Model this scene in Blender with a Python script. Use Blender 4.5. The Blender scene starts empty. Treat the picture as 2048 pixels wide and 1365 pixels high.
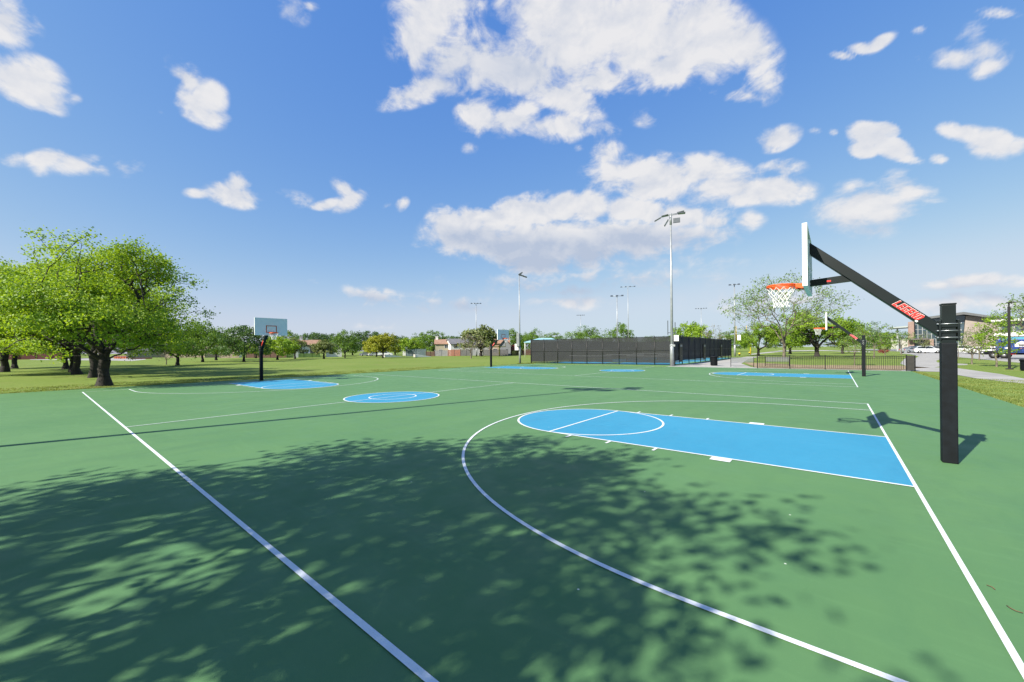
import bpy, bmesh, math, random
import numpy as np
from mathutils import Vector, Matrix, Euler

random.seed(7)
S = bpy.context.scene
COL = S.collection

# ------------------------------------------------------------------ camera constants (world: x along the court, y across it)
F_PX, CX, CY, CZ, YAW, ROLL, SH = 782.14, -.8183, -9.1511, 1.8642, -.6887, -.0101, 16.925

def ray(u, v):
    R2 = (u-1024)/F_PX; U2 = -(v-682.5-SH)/F_PX
    c, s = math.cos(ROLL), math.sin(ROLL)
    rx = R2*c-U2*s; uz = R2*s+U2*c
    c, s = math.cos(YAW), math.sin(YAW)
    return Vector((s+rx*c, c-rx*s, uz))

def G(u, v, z=0.0):                      # ground point seen at a pixel of the photograph
    d = ray(u, v); t = (z-CZ)/d.z
    return Vector((CX, CY, CZ))+d*t

def GD(u, D, z=0.0):                     # ground point in direction u at depth D
    d = ray(u, 700); p = Vector((CX, CY, CZ))+d*D; p.z = z
    return p

def zat(u, v, D):                        # height seen at pixel v at depth D
    return (Vector((CX, CY, CZ))+ray(u, v)*D).z

def face_cam(p):                         # z rotation so that local -Y looks at the camera
    return math.atan2(p.y-CY, p.x-CX)-math.pi/2

# ------------------------------------------------------------------ materials
MATS = {}
AF = .65          # the photograph is exposed bright: base colours are set against that exposure
def af(c): return tuple(x*AF for x in c)
def mat(name, col, rough=.6, var=.12, scale=6., metal=0., bump=0., spec=.5, dark=None, bscale=None):
    if name in MATS: return MATS[name]
    col = af(col)
    m = bpy.data.materials.new(name); m.use_nodes = True
    nt = m.node_tree; N = nt.nodes; L = nt.links
    b = N['Principled BSDF']
    b.inputs['Roughness'].default_value = rough
    b.inputs['Metallic'].default_value = metal
    b.inputs['Specular IOR Level'].default_value = spec
    tc = N.new('ShaderNodeTexCoord')
    nz = N.new('ShaderNodeTexNoise'); nz.inputs['Scale'].default_value = scale; nz.inputs['Detail'].default_value = 6
    L.new(tc.outputs['Object'], nz.inputs['Vector'])
    mx = N.new('ShaderNodeMix'); mx.data_type = 'RGBA'
    lo = [c*(1-var) for c in col] if dark is None else dark
    hi = [min(1, c*(1+var)) for c in col]
    mx.inputs[6].default_value = (*lo, 1); mx.inputs[7].default_value = (*hi, 1)
    rp = N.new('ShaderNodeMapRange'); rp.inputs[1].default_value = .3; rp.inputs[2].default_value = .7
    L.new(nz.outputs['Fac'], rp.inputs[0]); L.new(rp.outputs[0], mx.inputs[0])
    L.new(mx.outputs[2], b.inputs['Base Color'])
    if bump:
        n2 = N.new('ShaderNodeTexNoise'); n2.inputs['Scale'].default_value = bscale or scale*8; n2.inputs['Detail'].default_value = 4
        L.new(tc.outputs['Object'], n2.inputs['Vector'])
        bp = N.new('ShaderNodeBump'); bp.inputs['Strength'].default_value = bump; bp.inputs['Distance'].default_value = .02
        L.new(n2.outputs['Fac'], bp.inputs['Height']); L.new(bp.outputs[0], b.inputs['Normal'])
    MATS[name] = m
    return m

def leafmat(name, c1, c2, trans=.35, c3=None):
    if name in MATS: return MATS[name]
    c1 = tuple(x*.78 for x in c1); c2 = tuple(x*.78 for x in c2)
    m = bpy.data.materials.new(name); m.use_nodes = True
    nt = m.node_tree; N = nt.nodes; L = nt.links
    N.remove(N['Principled BSDF'])
    out = N['Material Output']
    g = N.new('ShaderNodeNewGeometry'); tc = N.new('ShaderNodeTexCoord')
    nz = N.new('ShaderNodeTexNoise'); nz.inputs['Scale'].default_value = .45; nz.inputs['Detail'].default_value = 2
    L.new(tc.outputs['Object'], nz.inputs['Vector'])
    ad = N.new('ShaderNodeMath'); ad.operation = 'MULTIPLY_ADD'; ad.inputs[1].default_value = .55
    L.new(g.outputs['Random Per Island'], ad.inputs[0])
    mr = N.new('ShaderNodeMapRange'); mr.inputs[1].default_value = .35; mr.inputs[2].default_value = .65; mr.inputs[4].default_value = .5
    L.new(nz.outputs['Fac'], mr.inputs[0]); L.new(mr.outputs[0], ad.inputs[2])
    mx = N.new('ShaderNodeMix'); mx.data_type = 'RGBA'
    mx.inputs[6].default_value = (*c1, 1); mx.inputs[7].default_value = (*c2, 1)
    L.new(ad.outputs[0], mx.inputs[0])
    d = N.new('ShaderNodeBsdfPrincipled'); d.inputs['Roughness'].default_value = .55; d.inputs['Specular IOR Level'].default_value = .35
    t = N.new('ShaderNodeBsdfTranslucent')
    L.new(mx.outputs[2], d.inputs['Base Color'])
    hs = N.new('ShaderNodeMix'); hs.data_type = 'RGBA'; hs.blend_type = 'MULTIPLY'; hs.inputs[0].default_value = 1
    hs.inputs[7].default_value = (1.5, 1.35, .5, 1)
    L.new(mx.outputs[2], hs.inputs[6]); L.new(hs.outputs[2], t.inputs['Color'])
    ms = N.new('ShaderNodeMixShader'); ms.inputs[0].default_value = trans
    L.new(d.outputs[0], ms.inputs[1]); L.new(t.outputs[0], ms.inputs[2]); L.new(ms.outputs[0], out.inputs['Surface'])
    MATS[name] = m
    return m

# ------------------------------------------------------------------ mesh helpers
class MB:
    def __init__(s): s.v = []; s.f = []; s.sm = []
    def add(s, vs, fs, smooth=False):
        o = len(s.v); s.v += [tuple(x) for x in vs]
        for f in fs: s.f.append(tuple(i+o for i in f)); s.sm.append(smooth)
    def box(s, x0, x1, y0, y1, z0, z1, M=None, bev=0.0):
        if bev > 0:
            b = bev
            bm = bmesh.new(); bmesh.ops.create_cube(bm, size=1)
            for q in bm.verts: q.co = Vector(((x0+x1)/2+q.co.x*(x1-x0), (y0+y1)/2+q.co.y*(y1-y0), (z0+z1)/2+q.co.z*(z1-z0)))
            bmesh.ops.bevel(bm, geom=list(bm.edges), offset=b, segments=2, affect='EDGES', profile=.6)
            bm.verts.index_update()
            vs = [q.co.copy() for q in bm.verts]; fs = [tuple(w.index for w in f.verts) for f in bm.faces]
            bm.free()
        else:
            vs = [Vector(p) for p in ((x0,y0,z0),(x1,y0,z0),(x1,y1,z0),(x0,y1,z0),(x0,y0,z1),(x1,y0,z1),(x1,y1,z1),(x0,y1,z1))]
            fs = [(0,3,2,1),(4,5,6,7),(0,1,5,4),(1,2,6,5),(2,3,7,6),(3,0,4,7)]
        if M is not None: vs = [M@p for p in vs]
        s.add(vs, fs)
        return s
    def tube(s, pts, r, n=10, cap=True, closed=False):
        pts = [Vector(p) for p in pts]; k = len(pts)
        rs = r if isinstance(r, (list, tuple)) else [r]*k
        vs = []; fs = []; prev = None
        for i, p in enumerate(pts):
            if closed: t = pts[(i+1) % k]-pts[(i-1) % k]
            else: t = pts[min(i+1, k-1)]-pts[max(i-1, 0)]
            t.normalize()
            if prev is None:
                a = Vector((0,0,1)) if abs(t.z) < .9 else Vector((1,0,0))
                x = t.cross(a).normalized()
            else: x = (prev-t*prev.dot(t)).normalized()
            prev = x; y = t.cross(x)
            for j in range(n):
                a = 2*math.pi*j/n; vs.append(p+(x*math.cos(a)+y*math.sin(a))*rs[i])
        for i in range(k if closed else k-1):
            for j in range(n):
                a = i*n+j; b = i*n+(j+1) % n; i2 = (i+1) % k
                fs.append((a, b, i2*n+(j+1) % n, i2*n+j))
        if cap and not closed:
            fs.append(tuple(range(n-1, -1, -1))); fs.append(tuple((k-1)*n+j for j in range(n)))
        s.add(vs, fs, True); return s
    def lathe(s, prof, n=24, c=(0,0,0)):
        vs = []; fs = []
        for (r, z) in prof:
            for j in range(n):
                a = 2*math.pi*j/n; vs.append((c[0]+r*math.cos(a), c[1]+r*math.sin(a), c[2]+z))
        for i in range(len(prof)-1):
            for j in range(n):
                fs.append((i*n+j, i*n+(j+1) % n, (i+1)*n+(j+1) % n, (i+1)*n+j))
        s.add(vs, fs, True); return s
    def prism(s, poly, axis, a0, a1):
        # poly: list of 2D points; axis 'x','y','z' is the extrusion axis
        k = len(poly)
        def P(p, a): return {'x': (a, p[0], p[1]), 'y': (p[0], a, p[1]), 'z': (p[0], p[1], a)}[axis]
        vs = [P(p, a0) for p in poly]+[P(p, a1) for p in poly]
        fs = [tuple(range(k)), tuple(range(2*k-1, k-1, -1))]+[(i, i+k, (i+1) % k+k, (i+1) % k) for i in range(k)]
        s.add(vs, fs); return s
    def build(s, name, m, parent=None, fixn=True):
        me = bpy.data.meshes.new(name)
        me.from_pydata(s.v, [], s.f); me.materials.append(m)
        me.polygons.foreach_set('use_smooth', s.sm)
        if fixn:
            bm = bmesh.new(); bm.from_mesh(me); bmesh.ops.recalc_face_normals(bm, faces=bm.faces); bm.to_mesh(me); bm.free()
        me.update()
        o = bpy.data.objects.new(name, me); COL.objects.link(o)
        if parent is not None: o.parent = parent
        return o

def npmesh(name, V, Fq, m, parent=None, smooth=False):
    me = bpy.data.meshes.new(name)
    n = len(Fq); k = Fq.shape[1]
    me.vertices.add(len(V)); me.vertices.foreach_set('co', V.astype(np.float32).ravel())
    me.loops.add(n*k); me.loops.foreach_set('vertex_index', Fq.astype(np.int32).ravel())
    me.polygons.add(n); me.polygons.foreach_set('loop_start', np.arange(0, n*k, k, dtype=np.int32))
    me.polygons.foreach_set('use_smooth', np.full(n, smooth))
    me.materials.append(m); me.update(calc_edges=True)
    o = bpy.data.objects.new(name, me); COL.objects.link(o)
    if parent is not None: o.parent = parent
    return o

def thing(name, label, cat, loc=(0,0,0), rz=0, group=None):
    o = bpy.data.objects.new(name, None); COL.objects.link(o)
    o.location = loc; o.rotation_euler = (0,0,rz)
    o.empty_display_size = .3
    return tag(o, label, cat, group)
def tag(o, label=None, cat=None, group=None, kind=None):
    if label: o['label'] = label
    if cat: o['category'] = cat
    if group: o['group'] = group
    if kind: o['kind'] = kind
    return o
def dup(root, loc, rz, label, group=None, scale=None):
    r = root.copy(); COL.objects.link(r); r.location = loc; r.rotation_euler = (0,0,rz); r['label'] = label
    if group: r['group'] = group
    elif 'group' in r: del r['group']
    if scale is not None: r.scale = scale if hasattr(scale, '__len__') else (scale,)*3
    for ch in list(root.children):
        c = ch.copy(); COL.objects.link(c); c.parent = r
        for g in list(ch.children):
            d = g.copy(); COL.objects.link(d); d.parent = c
    return r

# ================================================================== LIGHT
SUNV = Vector((-.361, -1.27, 1.0)).normalized()
EL = math.asin(SUNV.z); AZ = math.atan2(SUNV.x, SUNV.y)
sl = bpy.data.lights.new('sun', 'SUN'); sl.energy = 5.0; sl.angle = math.radians(.53); sl.color = (1, .93, .80)
so = bpy.data.objects.new('sun', sl); COL.objects.link(so)
so.rotation_euler = SUNV.to_track_quat('Z', 'Y').to_euler(); so.location = SUNV*60

W = bpy.data.worlds.new('World'); S.world = W; W.use_nodes = True
nt = W.node_tree; N = nt.nodes; L = nt.links
bg = N['Background']; bg.inputs['Strength'].default_value = .13
EXPO = 1.0; CLOUD_E = 1/2**EXPO*1.0
sky = N.new('ShaderNodeTexSky'); sky.sky_type = 'NISHITA'; sky.sun_disc = False
sky.sun_elevation = EL; sky.sun_rotation = AZ % (2*math.pi); sky.air_density = 1.0; sky.dust_density = .6; sky.ozone_density = 2.2; sky.altitude = 100

# clouds: soft ellipsoids of cloud placed by direction in the sky, their edges torn by fractal noise
CLOUDS = [  # u, v, half width, half height, tilt(deg, + = right end down), strength
 (850,60,85,95,20,1),(915,120,95,85,30,1),(1010,155,150,55,0,1),(1150,85,175,105,0,1.15),(1290,75,190,120,0,1.2),(1110,15,160,55,0,1),
 (1410,105,140,85,0,1.1),(1330,130,150,70,0,1),(1475,105,95,70,25,1),(1525,165,50,50,30,.9),(1495,193,50,20,0,.8),(815,193,80,32,-8,.9),(875,170,80,32,0,.9),
 (1120,200,90,40,0,.9),(1200,160,100,45,0,1),(870,15,110,50,0,1),
 (955,236,52,42,0,1.1),(1030,247,85,40,0,1.1),(1100,258,110,34,0,.95),(1160,232,60,50,-30,.55),(1180,262,60,22,0,.6),
 (1290,236,42,26,0,.5),(1428,183,28,14,0,.6),(935,295,22,16,0,.45),(1165,298,14,9,0,.5),
 (1235,345,75,48,0,.95),(1215,310,45,35,0,.7),(1320,355,100,52,0,1.1),(1405,345,90,42,0,1.05),(1440,375,100,42,0,1.),(1535,388,100,36,0,.95),(1560,342,60,22,0,.8),(1470,400,90,24,0,.7),
 (1555,279,48,32,-15,.85),(1732,273,44,34,10,1.1),(1772,302,50,28,15,.95),(1718,308,34,22,0,1.),(1760,262,30,20,0,.8),(1800,322,40,12,5,.65),(1872,323,28,20,0,.8),(1930,258,56,28,12,.95),(1975,285,54,40,10,1.15),(2024,290,40,22,-20,.8),(1955,300,36,26,0,.8),(1905,248,40,22,0,.7),
 (1665,270,14,10,0,.5),(1625,268,18,9,0,.4),
 (1985,75,62,55,20,.8),(1930,100,65,26,-15,.8),(1985,112,52,32,-20,.95),(1775,72,50,14,-30,.65),(1735,88,40,14,-10,.55),(1690,108,30,10,0,.5),(1855,46,18,12,0,.45),(1853,103,14,16,0,.45),(2030,5,60,14,0,.6),
 (1745,418,115,42,0,.85),(1805,390,62,46,10,.85),(1690,432,100,42,0,.65),(1840,412,60,18,0,.65),(1730,460,80,26,0,.5),(1690,385,40,22,0,.45),(1850,365,30,16,0,.35),
 (900,452,52,44,0,1.35),(945,438,44,34,0,1.3),(985,440,46,36,0,1.3),(1030,428,52,38,0,1.35),(1080,417,54,38,0,1.4),(1135,411,62,40,0,1.4),(1190,412,64,40,0,1.4),(1250,418,62,38,0,1.35),(1310,423,62,36,0,1.3),(1370,431,62,34,0,1.15),(1430,441,52,30,0,.9),(1485,448,40,24,0,.6),
 (960,478,125,46,3,1.3),(1100,483,195,58,3,1.45),(1260,476,195,50,0,1.3),(1090,512,180,34,4,.9),(1385,462,105,38,0,.85),
 (1180,560,330,34,0,.42),(1400,525,200,34,0,.24),(760,590,120,22,3,.55),(900,600,200,26,3,.42),(1130,602,120,20,0,.42),(740,640,130,26,0,.3),(470,655,110,16,0,.45),
 (15,38,85,70,10,1.1),(45,175,105,65,25,1.15),(85,205,70,36,25,.9),(20,210,60,26,20,.6),(145,208,22,16,0,.4),
 (372,150,55,36,45,.9),(420,185,52,42,35,.95),(395,212,75,36,35,.8),(430,228,42,18,0,.7),(325,228,18,10,0,.35),(315,155,24,10,0,.3),
 (28,320,34,18,5,.6),(95,322,60,20,0,.7),(150,335,62,26,10,.8),(85,338,30,18,0,.5),(250,340,52,24,5,.85),(205,342,60,20,0,.7),(195,322,40,12,0,.4),
 (475,388,76,30,5,.95),(482,368,46,28,0,.9),(395,393,36,13,0,.5),(590,393,42,22,0,.55),(570,380,40,14,0,.3),(690,376,42,22,40,1),(702,395,46,26,-25,1.05),(655,402,48,13,-5,.8),(806,412,18,14,-30,.6),(775,410,16,8,0,.4),
 (590,15,42,34,40,.65),(620,0,30,12,0,.5),(835,490,20,8,0,.3),(635,563,26,9,0,.35),
 (1960,572,170,16,-2,.75),(1900,612,190,24,-2,.55),(2000,605,120,20,0,.6),(1560,600,200,40,0,.25),(1460,610,200,50,0,.22)]
sp = N.new('ShaderNodeSeparateColor'); cb = N.new('ShaderNodeCombineColor'); L.new(sky.outputs[0], sp.inputs[0])
for ch, (K, gm) in enumerate(((1.50, 1.09), (1.02, .70), (.925, .224))):      # tone response of the camera for the blue sky
    a1 = N.new('ShaderNodeMath'); a1.operation = 'MULTIPLY'; a1.inputs[1].default_value = .11; L.new(sp.outputs[ch], a1.inputs[0])
    a2 = N.new('ShaderNodeMath'); a2.operation = 'POWER'; a2.inputs[1].default_value = gm; L.new(a1.outputs[0], a2.inputs[0])
    a4 = N.new('ShaderNodeMath'); a4.operation = 'MULTIPLY'; a4.inputs[1].default_value = K; L.new(a2.outputs[0], a4.inputs[0])
    a5 = N.new('ShaderNodeMath'); a5.operation = 'SMOOTH_MIN'; a5.inputs[1].default_value = (.60, .72, .86)[ch]; a5.inputs[2].default_value = .22; L.new(a4.outputs[0], a5.inputs[0])
    a3 = N.new('ShaderNodeMath'); a3.operation = 'MULTIPLY'; a3.inputs[1].default_value = 1/(.13*2**EXPO); L.new(a5.outputs[0], a3.inputs[0])
    L.new(a3.outputs[0], cb.inputs[ch])
L.new(cb.outputs[0], bg.inputs['Color'])
W.cycles.sampling_method = 'MANUAL'; W.cycles.sample_map_resolution = 512

GREYS = [(950,484,105,26,3,.85),(1100,500,235,38,3,1.05),(1290,485,180,30,0,.85),(1090,520,190,26,4,.9),(1020,150,110,60,0,.45),(900,140,90,60,20,.35),(760,596,120,14,3,.8),(950,608,170,20,0,.7),(1160,575,330,30,0,.8),(1720,458,100,22,0,.5),(1960,592,170,14,0,.8),(1000,250,90,16,0,.15)]
def build_clouds():
    # a far shell of air, 3 km out, that carries the clouds; how much cloud stands in each direction is stored on its vertices
    R = 3000.; na, ne = 640, 190
    az = np.radians(np.linspace(-82, 82, na))+YAW; el = np.radians(np.linspace(.25, 52, ne))
    A, E_ = np.meshgrid(az, el)
    D = np.stack([np.sin(A)*np.cos(E_), np.cos(A)*np.cos(E_), np.sin(E_)], -1).reshape(-1, 3)
    rg = np.random.default_rng(4); Wp = np.zeros_like(D)
    for o_ in range(22):
        f = rg.normal(size=3)*(7+o_*1.6); Wp += np.outer(np.sin(D@f+rg.uniform(0, 6.28)), rg.normal(size=3))*(.010/(1+o_*.12))
    WDn = D+Wp*.28
    def field(lst, gs):
        out = np.zeros(len(D))
        for (u, v, a_, b_, tilt, amp) in lst:
            c = ray(u, v).normalized(); Tu = np.array(ray(u+1, v).normalized()-c); Tv = np.array(ray(u, v+1).normalized()-c)
            d = WDn-np.array(c); front = (D@np.array(c)) > .3
            g11, g12, g22 = Tu@Tu, Tu@Tv, Tv@Tv; dt = g11*g22-g12*g12
            e1, e2 = d@Tu, d@Tv; pu, pv = (g22*e1-g12*e2)/dt, (g11*e2-g12*e1)/dt
            t = math.radians(tilt); x = (pu*math.cos(t)+pv*math.sin(t))/(a_*gs); y = (-pu*math.sin(t)+pv*math.cos(t))/(b_*gs)
            x = np.where(front, x, 9)
            out = np.maximum(out, amp*(1-np.sqrt(x*x+y*y)))
        return out
    dens = field(CLOUDS, 1.12); grey = np.clip(field(GREYS, 1.25)*1.5, 0, 1)
    idx = np.arange(na*ne).reshape(ne, na)
    Fq = np.stack([idx[:-1, :-1], idx[:-1, 1:], idx[1:, 1:], idx[1:, :-1]], -1).reshape(-1, 4)
    m = bpy.data.materials.new('cloud'); m.use_nodes = True; m.cycles.emission_sampling = 'NONE'
    NN = m.node_tree.nodes; LL = m.node_tree.links; NN.remove(NN['Principled BSDF']); out = NN['Material Output']
    def nd(t, **k):
        n = NN.new(t)
        for q, w in k.items(): setattr(n, q, w)
        return n
    def mt(op, a_, b_=None, c_=None, clamp=False):
        n = nd('ShaderNodeMath', operation=op, use_clamp=clamp)
        for i, x in enumerate((a_, b_, c_)):
            if x is None: continue
            if isinstance(x, (int, float)): n.inputs[i].default_value = x
            else: LL.new(x, n.inputs[i])
        return n.outputs[0]
    tc = nd('ShaderNodeTexCoord')
    def cn(off, sc, det):
        mp = nd('ShaderNodeMapping'); mp.inputs['Location'].default_value = off; mp.inputs['Scale'].default_value = (1/R, 1/R, 1.5/R)
        LL.new(tc.outputs['Object'], mp.inputs['Vector'])
        n = nd('ShaderNodeTexNoise'); n.inputs['Scale'].default_value = sc; n.inputs['Detail'].default_value = det; n.inputs['Roughness'].default_value = .57; n.inputs['Distortion'].default_value = .45
        LL.new(mp.outputs[0], n.inputs['Vector']); return n.outputs['Fac']
    nA = cn((0,0,0), 11, 10); nB = cn((.3,.1,0), 34, 8); n2 = cn((.004,.004,-.030), 11, 6)
    n1 = mt('MULTIPLY_ADD', mt('SUBTRACT', nB, .5), .34, nA)
    ad = nd('ShaderNodeAttribute', attribute_name='cloud_amount'); ag = nd('ShaderNodeAttribute', attribute_name='underside')
    gate = mt('MULTIPLY', ad.outputs['Fac'], 4.0, clamp=True)
    val = mt('MULTIPLY_ADD', mt('MULTIPLY', mt('SUBTRACT', n1, .5), gate), 1.95, ad.outputs['Fac'])
    al = nd('ShaderNodeMapRange', interpolation_type='SMOOTHSTEP'); al.inputs[1].default_value = .07; al.inputs[2].default_value = .70; al.inputs[4].default_value = .95
    LL.new(val, al.inputs[0])
    sh = mt('MULTIPLY_ADD', mt('SUBTRACT', n2, n1), 3.4, .40, clamp=True)
    shade = mt('MULTIPLY_ADD', sh, .46, mt('MULTIPLY', ag.outputs['Fac'], mt('MULTIPLY_ADD', nA, .6, .45)), clamp=True)
    cc = nd('ShaderNodeMix', data_type='RGBA'); cc.inputs[6].default_value = (.86, .85, .855, 1); cc.inputs[7].default_value = (.49, .56, .70, 1)
    LL.new(shade, cc.inputs[0])
    em = nd('ShaderNodeEmission'); em.inputs['Strength'].default_value = CLOUD_E; LL.new(cc.outputs[2], em.inputs['Color'])
    tr = nd('ShaderNodeBsdfTransparent'); ms = nd('ShaderNodeMixShader')
    LL.new(al.outputs[0], ms.inputs[0]); LL.new(tr.outputs[0], ms.inputs[1]); LL.new(em.outputs[0], ms.inputs[2]); LL.new(ms.outputs[0], out.inputs['Surface'])
    o = npmesh('sky_clouds', D*R+np.array((CX, CY, 0)), Fq, m, smooth=True)
    for nm, arr in (('cloud_amount', dens), ('underside', grey)):
        at = o.data.attributes.new(nm, 'FLOAT', 'POINT'); at.data.foreach_set('value', arr.astype(np.float32))
    o['kind'] = 'structure'
build_clouds()

# ================================================================== GROUND
def ground_material():
    m = bpy.data.materials.new('lawn'); m.use_nodes = True
    N = m.node_tree.nodes; L = m.node_tree.links; b = N['Principled BSDF']; b.inputs['Roughness'].default_value = .9; b.inputs['Specular IOR Level'].default_value = .1
    tc = N.new('ShaderNodeTexCoord')
    def nz(s, d, r=.5):
        n = N.new('ShaderNodeTexNoise'); n.inputs['Scale'].default_value = s; n.inputs['Detail'].default_value = d; n.inputs['Roughness'].default_value = r
        L.new(tc.outputs['Object'], n.inputs['Vector']); return n.outputs['Fac']
    def mix(f, a, bb, lo=.35, hi=.65):
        r = N.new('ShaderNodeMapRange'); r.inputs[1].default_value = lo; r.inputs[2].default_value = hi; L.new(f, r.inputs[0])
        x = N.new('ShaderNodeMix'); x.data_type = 'RGBA'; L.new(r.outputs[0], x.inputs[0])
        for i, q in ((6, a), (7, bb)):
            if isinstance(q, tuple): x.inputs[i].default_value = (*q, 1)
            else: L.new(q, x.inputs[i])
        return x.outputs[2]
    base = mix(nz(.09, 4), (.122,.200,.034), (.178,.238,.058))
    fine = mix(nz(3.2, 8, .7), (.078,.120,.020), (.200,.238,.064), .3, .72)
    c = N.new('ShaderNodeMix'); c.data_type = 'RGBA'; c.inputs[0].default_value = .5; L.new(base, c.inputs[6]); L.new(fine, c.inputs[7])
    dry = mix(nz(.35, 6, .6), c.outputs[2], (.20,.185,.075), .56, .80)
    L.new(dry, b.inputs['Base Color'])
    bp = N.new('ShaderNodeBump'); bp.inputs['Strength'].default_value = .6; bp.inputs['Distance'].default_value = .06
    L.new(nz(14, 5), bp.inputs['Height']); L.new(bp.outputs[0], b.inputs['Normal'])
    return m
LAWN = ground_material()

def sheet(name, pts, z, m, kind='structure', sub=0):
    mb = MB(); mb.add([(p[0], p[1], z) for p in pts], [tuple(range(len(pts)))])
    o = mb.build(name, m, fixn=False)
    if o.data.polygons[0].normal.z < 0: o.data.flip_normals()
    if kind: o['kind'] = kind
    return o

g = sheet('lawn', [(-3000,-3000),(3000,-3000),(3000,3000),(-3000,3000)], -.030, LAWN)

def court_material(name, base, hi, blot):
    base, hi, blot = af(base), af(hi), af(blot)
    m = bpy.data.materials.new(name); m.use_nodes = True
    N = m.node_tree.nodes; L = m.node_tree.links; b = N['Principled BSDF']
    b.inputs['Specular IOR Level'].default_value = .22
    tc = N.new('ShaderNodeTexCoord')
    def nz(s, d, r=.5, sc=None):
        n = N.new('ShaderNodeTexNoise'); n.inputs['Scale'].default_value = s; n.inputs['Detail'].default_value = d; n.inputs['Roughness'].default_value = r
        if sc:
            mp = N.new('ShaderNodeMapping'); mp.inputs['Scale'].default_value = sc; mp.inputs['Rotation'].default_value = (0,0,.5)
            L.new(tc.outputs['Object'], mp.inputs['Vector']); L.new(mp.outputs[0], n.inputs['Vector'])
        else: L.new(tc.outputs['Object'], n.inputs['Vector'])
        return n.outputs['Fac']
    def rng(f, lo, hi, a=0., bb=1.):
        r = N.new('ShaderNodeMapRange'); r.inputs[1].default_value = lo; r.inputs[2].default_value = hi; r.inputs[3].default_value = a; r.inputs[4].default_value = bb
        L.new(f, r.inputs[0]); return r.outputs[0]
    def mix(f, a, bb):
        x = N.new('ShaderNodeMix'); x.data_type = 'RGBA'; L.new(f, x.inputs[0])
        for i, q in ((6, a), (7, bb)):
            if isinstance(q, tuple): x.inputs[i].default_value = (*q, 1)
            else: L.new(q, x.inputs[i])
        return x.outputs[2]
    c = mix(rng(nz(.28, 5, .6), .35, .68), base, hi)
    c = mix(rng(nz(1.3, 6, .65, (1, .35, 1)), .50, .76, 0, .7), c, blot)
    c = mix(rng(nz(55, 3, .6), .62, .8, 0, .22), c, tuple(min(1, x*1.5+.02) for x in hi))
    c = mix(rng(nz(.55, 7, .7, (1.6, .5, 1)), .50, .74, 0, .38), c, tuple(x*.80+.012 for x in blot))
    c = mix(rng(nz(9, 3, .5, (.12, 1, 1)), .56, .70, 0, .16), c, tuple(min(1, x*1.22) for x in hi))
    c = mix(rng(nz(23, 6, .75), .60, .74, 0, .22), c, tuple(x*.70 for x in base))
    # short pale scuffs
    sc = rng(nz(5, 2, .5, (1, 9, 1)), .735, .78, 0, .35)
    gate = rng(nz(.8, 3), .52, .62)
    q = N.new('ShaderNodeMath'); q.operation = 'MULTIPLY'; L.new(sc, q.inputs[0]); L.new(gate, q.inputs[1])
    c = mix(q.outputs[0], c, tuple(min(1, x*1.4+.08) for x in hi))
    vo = N.new('ShaderNodeTexVoronoi'); vo.inputs['Scale'].default_value = 1.7; L.new(tc.outputs['Object'], vo.inputs['Vector'])
    c = mix(rng(vo.outputs['Distance'], .010, .020, .8, 0), c, (.75,.78,.68))
    L.new(c, b.inputs['Base Color'])
    L.new(rng(nz(2.2, 5), .3, .7, .58, .82), b.inputs['Roughness'])
    bp = N.new('ShaderNodeBump'); bp.inputs['Strength'].default_value = .25; bp.inputs['Distance'].default_value = .003
    L.new(nz(160, 3), bp.inputs['Height']); L.new(bp.outputs[0], b.inputs['Normal'])
    MATS[name] = m; return m
def wear_lines(m):
    N = m.node_tree.nodes; L = m.node_tree.links; b = N['Principled BSDF']; old = b.inputs['Base Color'].links[0].from_socket
    tc = N.new('ShaderNodeTexCoord'); n = N.new('ShaderNodeTexNoise'); n.inputs['Scale'].default_value = 26; n.inputs['Detail'].default_value = 8; n.inputs['Roughness'].default_value = .7; L.new(tc.outputs['Object'], n.inputs['Vector'])
    n2 = N.new('ShaderNodeTexNoise'); n2.inputs['Scale'].default_value = .7; n2.inputs['Detail'].default_value = 3; L.new(tc.outputs['Object'], n2.inputs['Vector'])
    a = N.new('ShaderNodeMath'); a.operation = 'MULTIPLY_ADD'; a.inputs[1].default_value = .45; L.new(n2.outputs['Fac'], a.inputs[0]); L.new(n.outputs['Fac'], a.inputs[2])
    r = N.new('ShaderNodeMapRange'); r.inputs[1].default_value = .86; r.inputs[2].default_value = 1.0; r.inputs[4].default_value = .5; L.new(a.outputs[0], r.inputs[0])
    x = N.new('ShaderNodeMix'); x.data_type = 'RGBA'; x.inputs[7].default_value = (.22, .34, .24, 1); L.new(r.outputs[0], x.inputs[0]); L.new(old, x.inputs[6]); L.new(x.outputs[2], b.inputs['Base Color'])
GREEN = court_material('court_green', (.120,.272,.110), (.142,.302,.122), (.102,.243,.106))
BLUE = court_material('court_blue', (.050,.340,.560), (.062,.368,.590), (.044,.312,.530))
WHITE = mat('line_white', (.96,1.02,1.05), .6, .05, 9, bump=.25, bscale=160)
wear_lines(WHITE)

CW, CE, CS, CN = -31.45, 3.50, -11.6, 31.0
# court slab: a real slab whose rim stands just above the lawn
mb = MB(); mb.box(CW, CE, CS, CN, -.10, 0)
court = mb.build('court_surface', GREEN); court['kind'] = 'structure'

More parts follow.
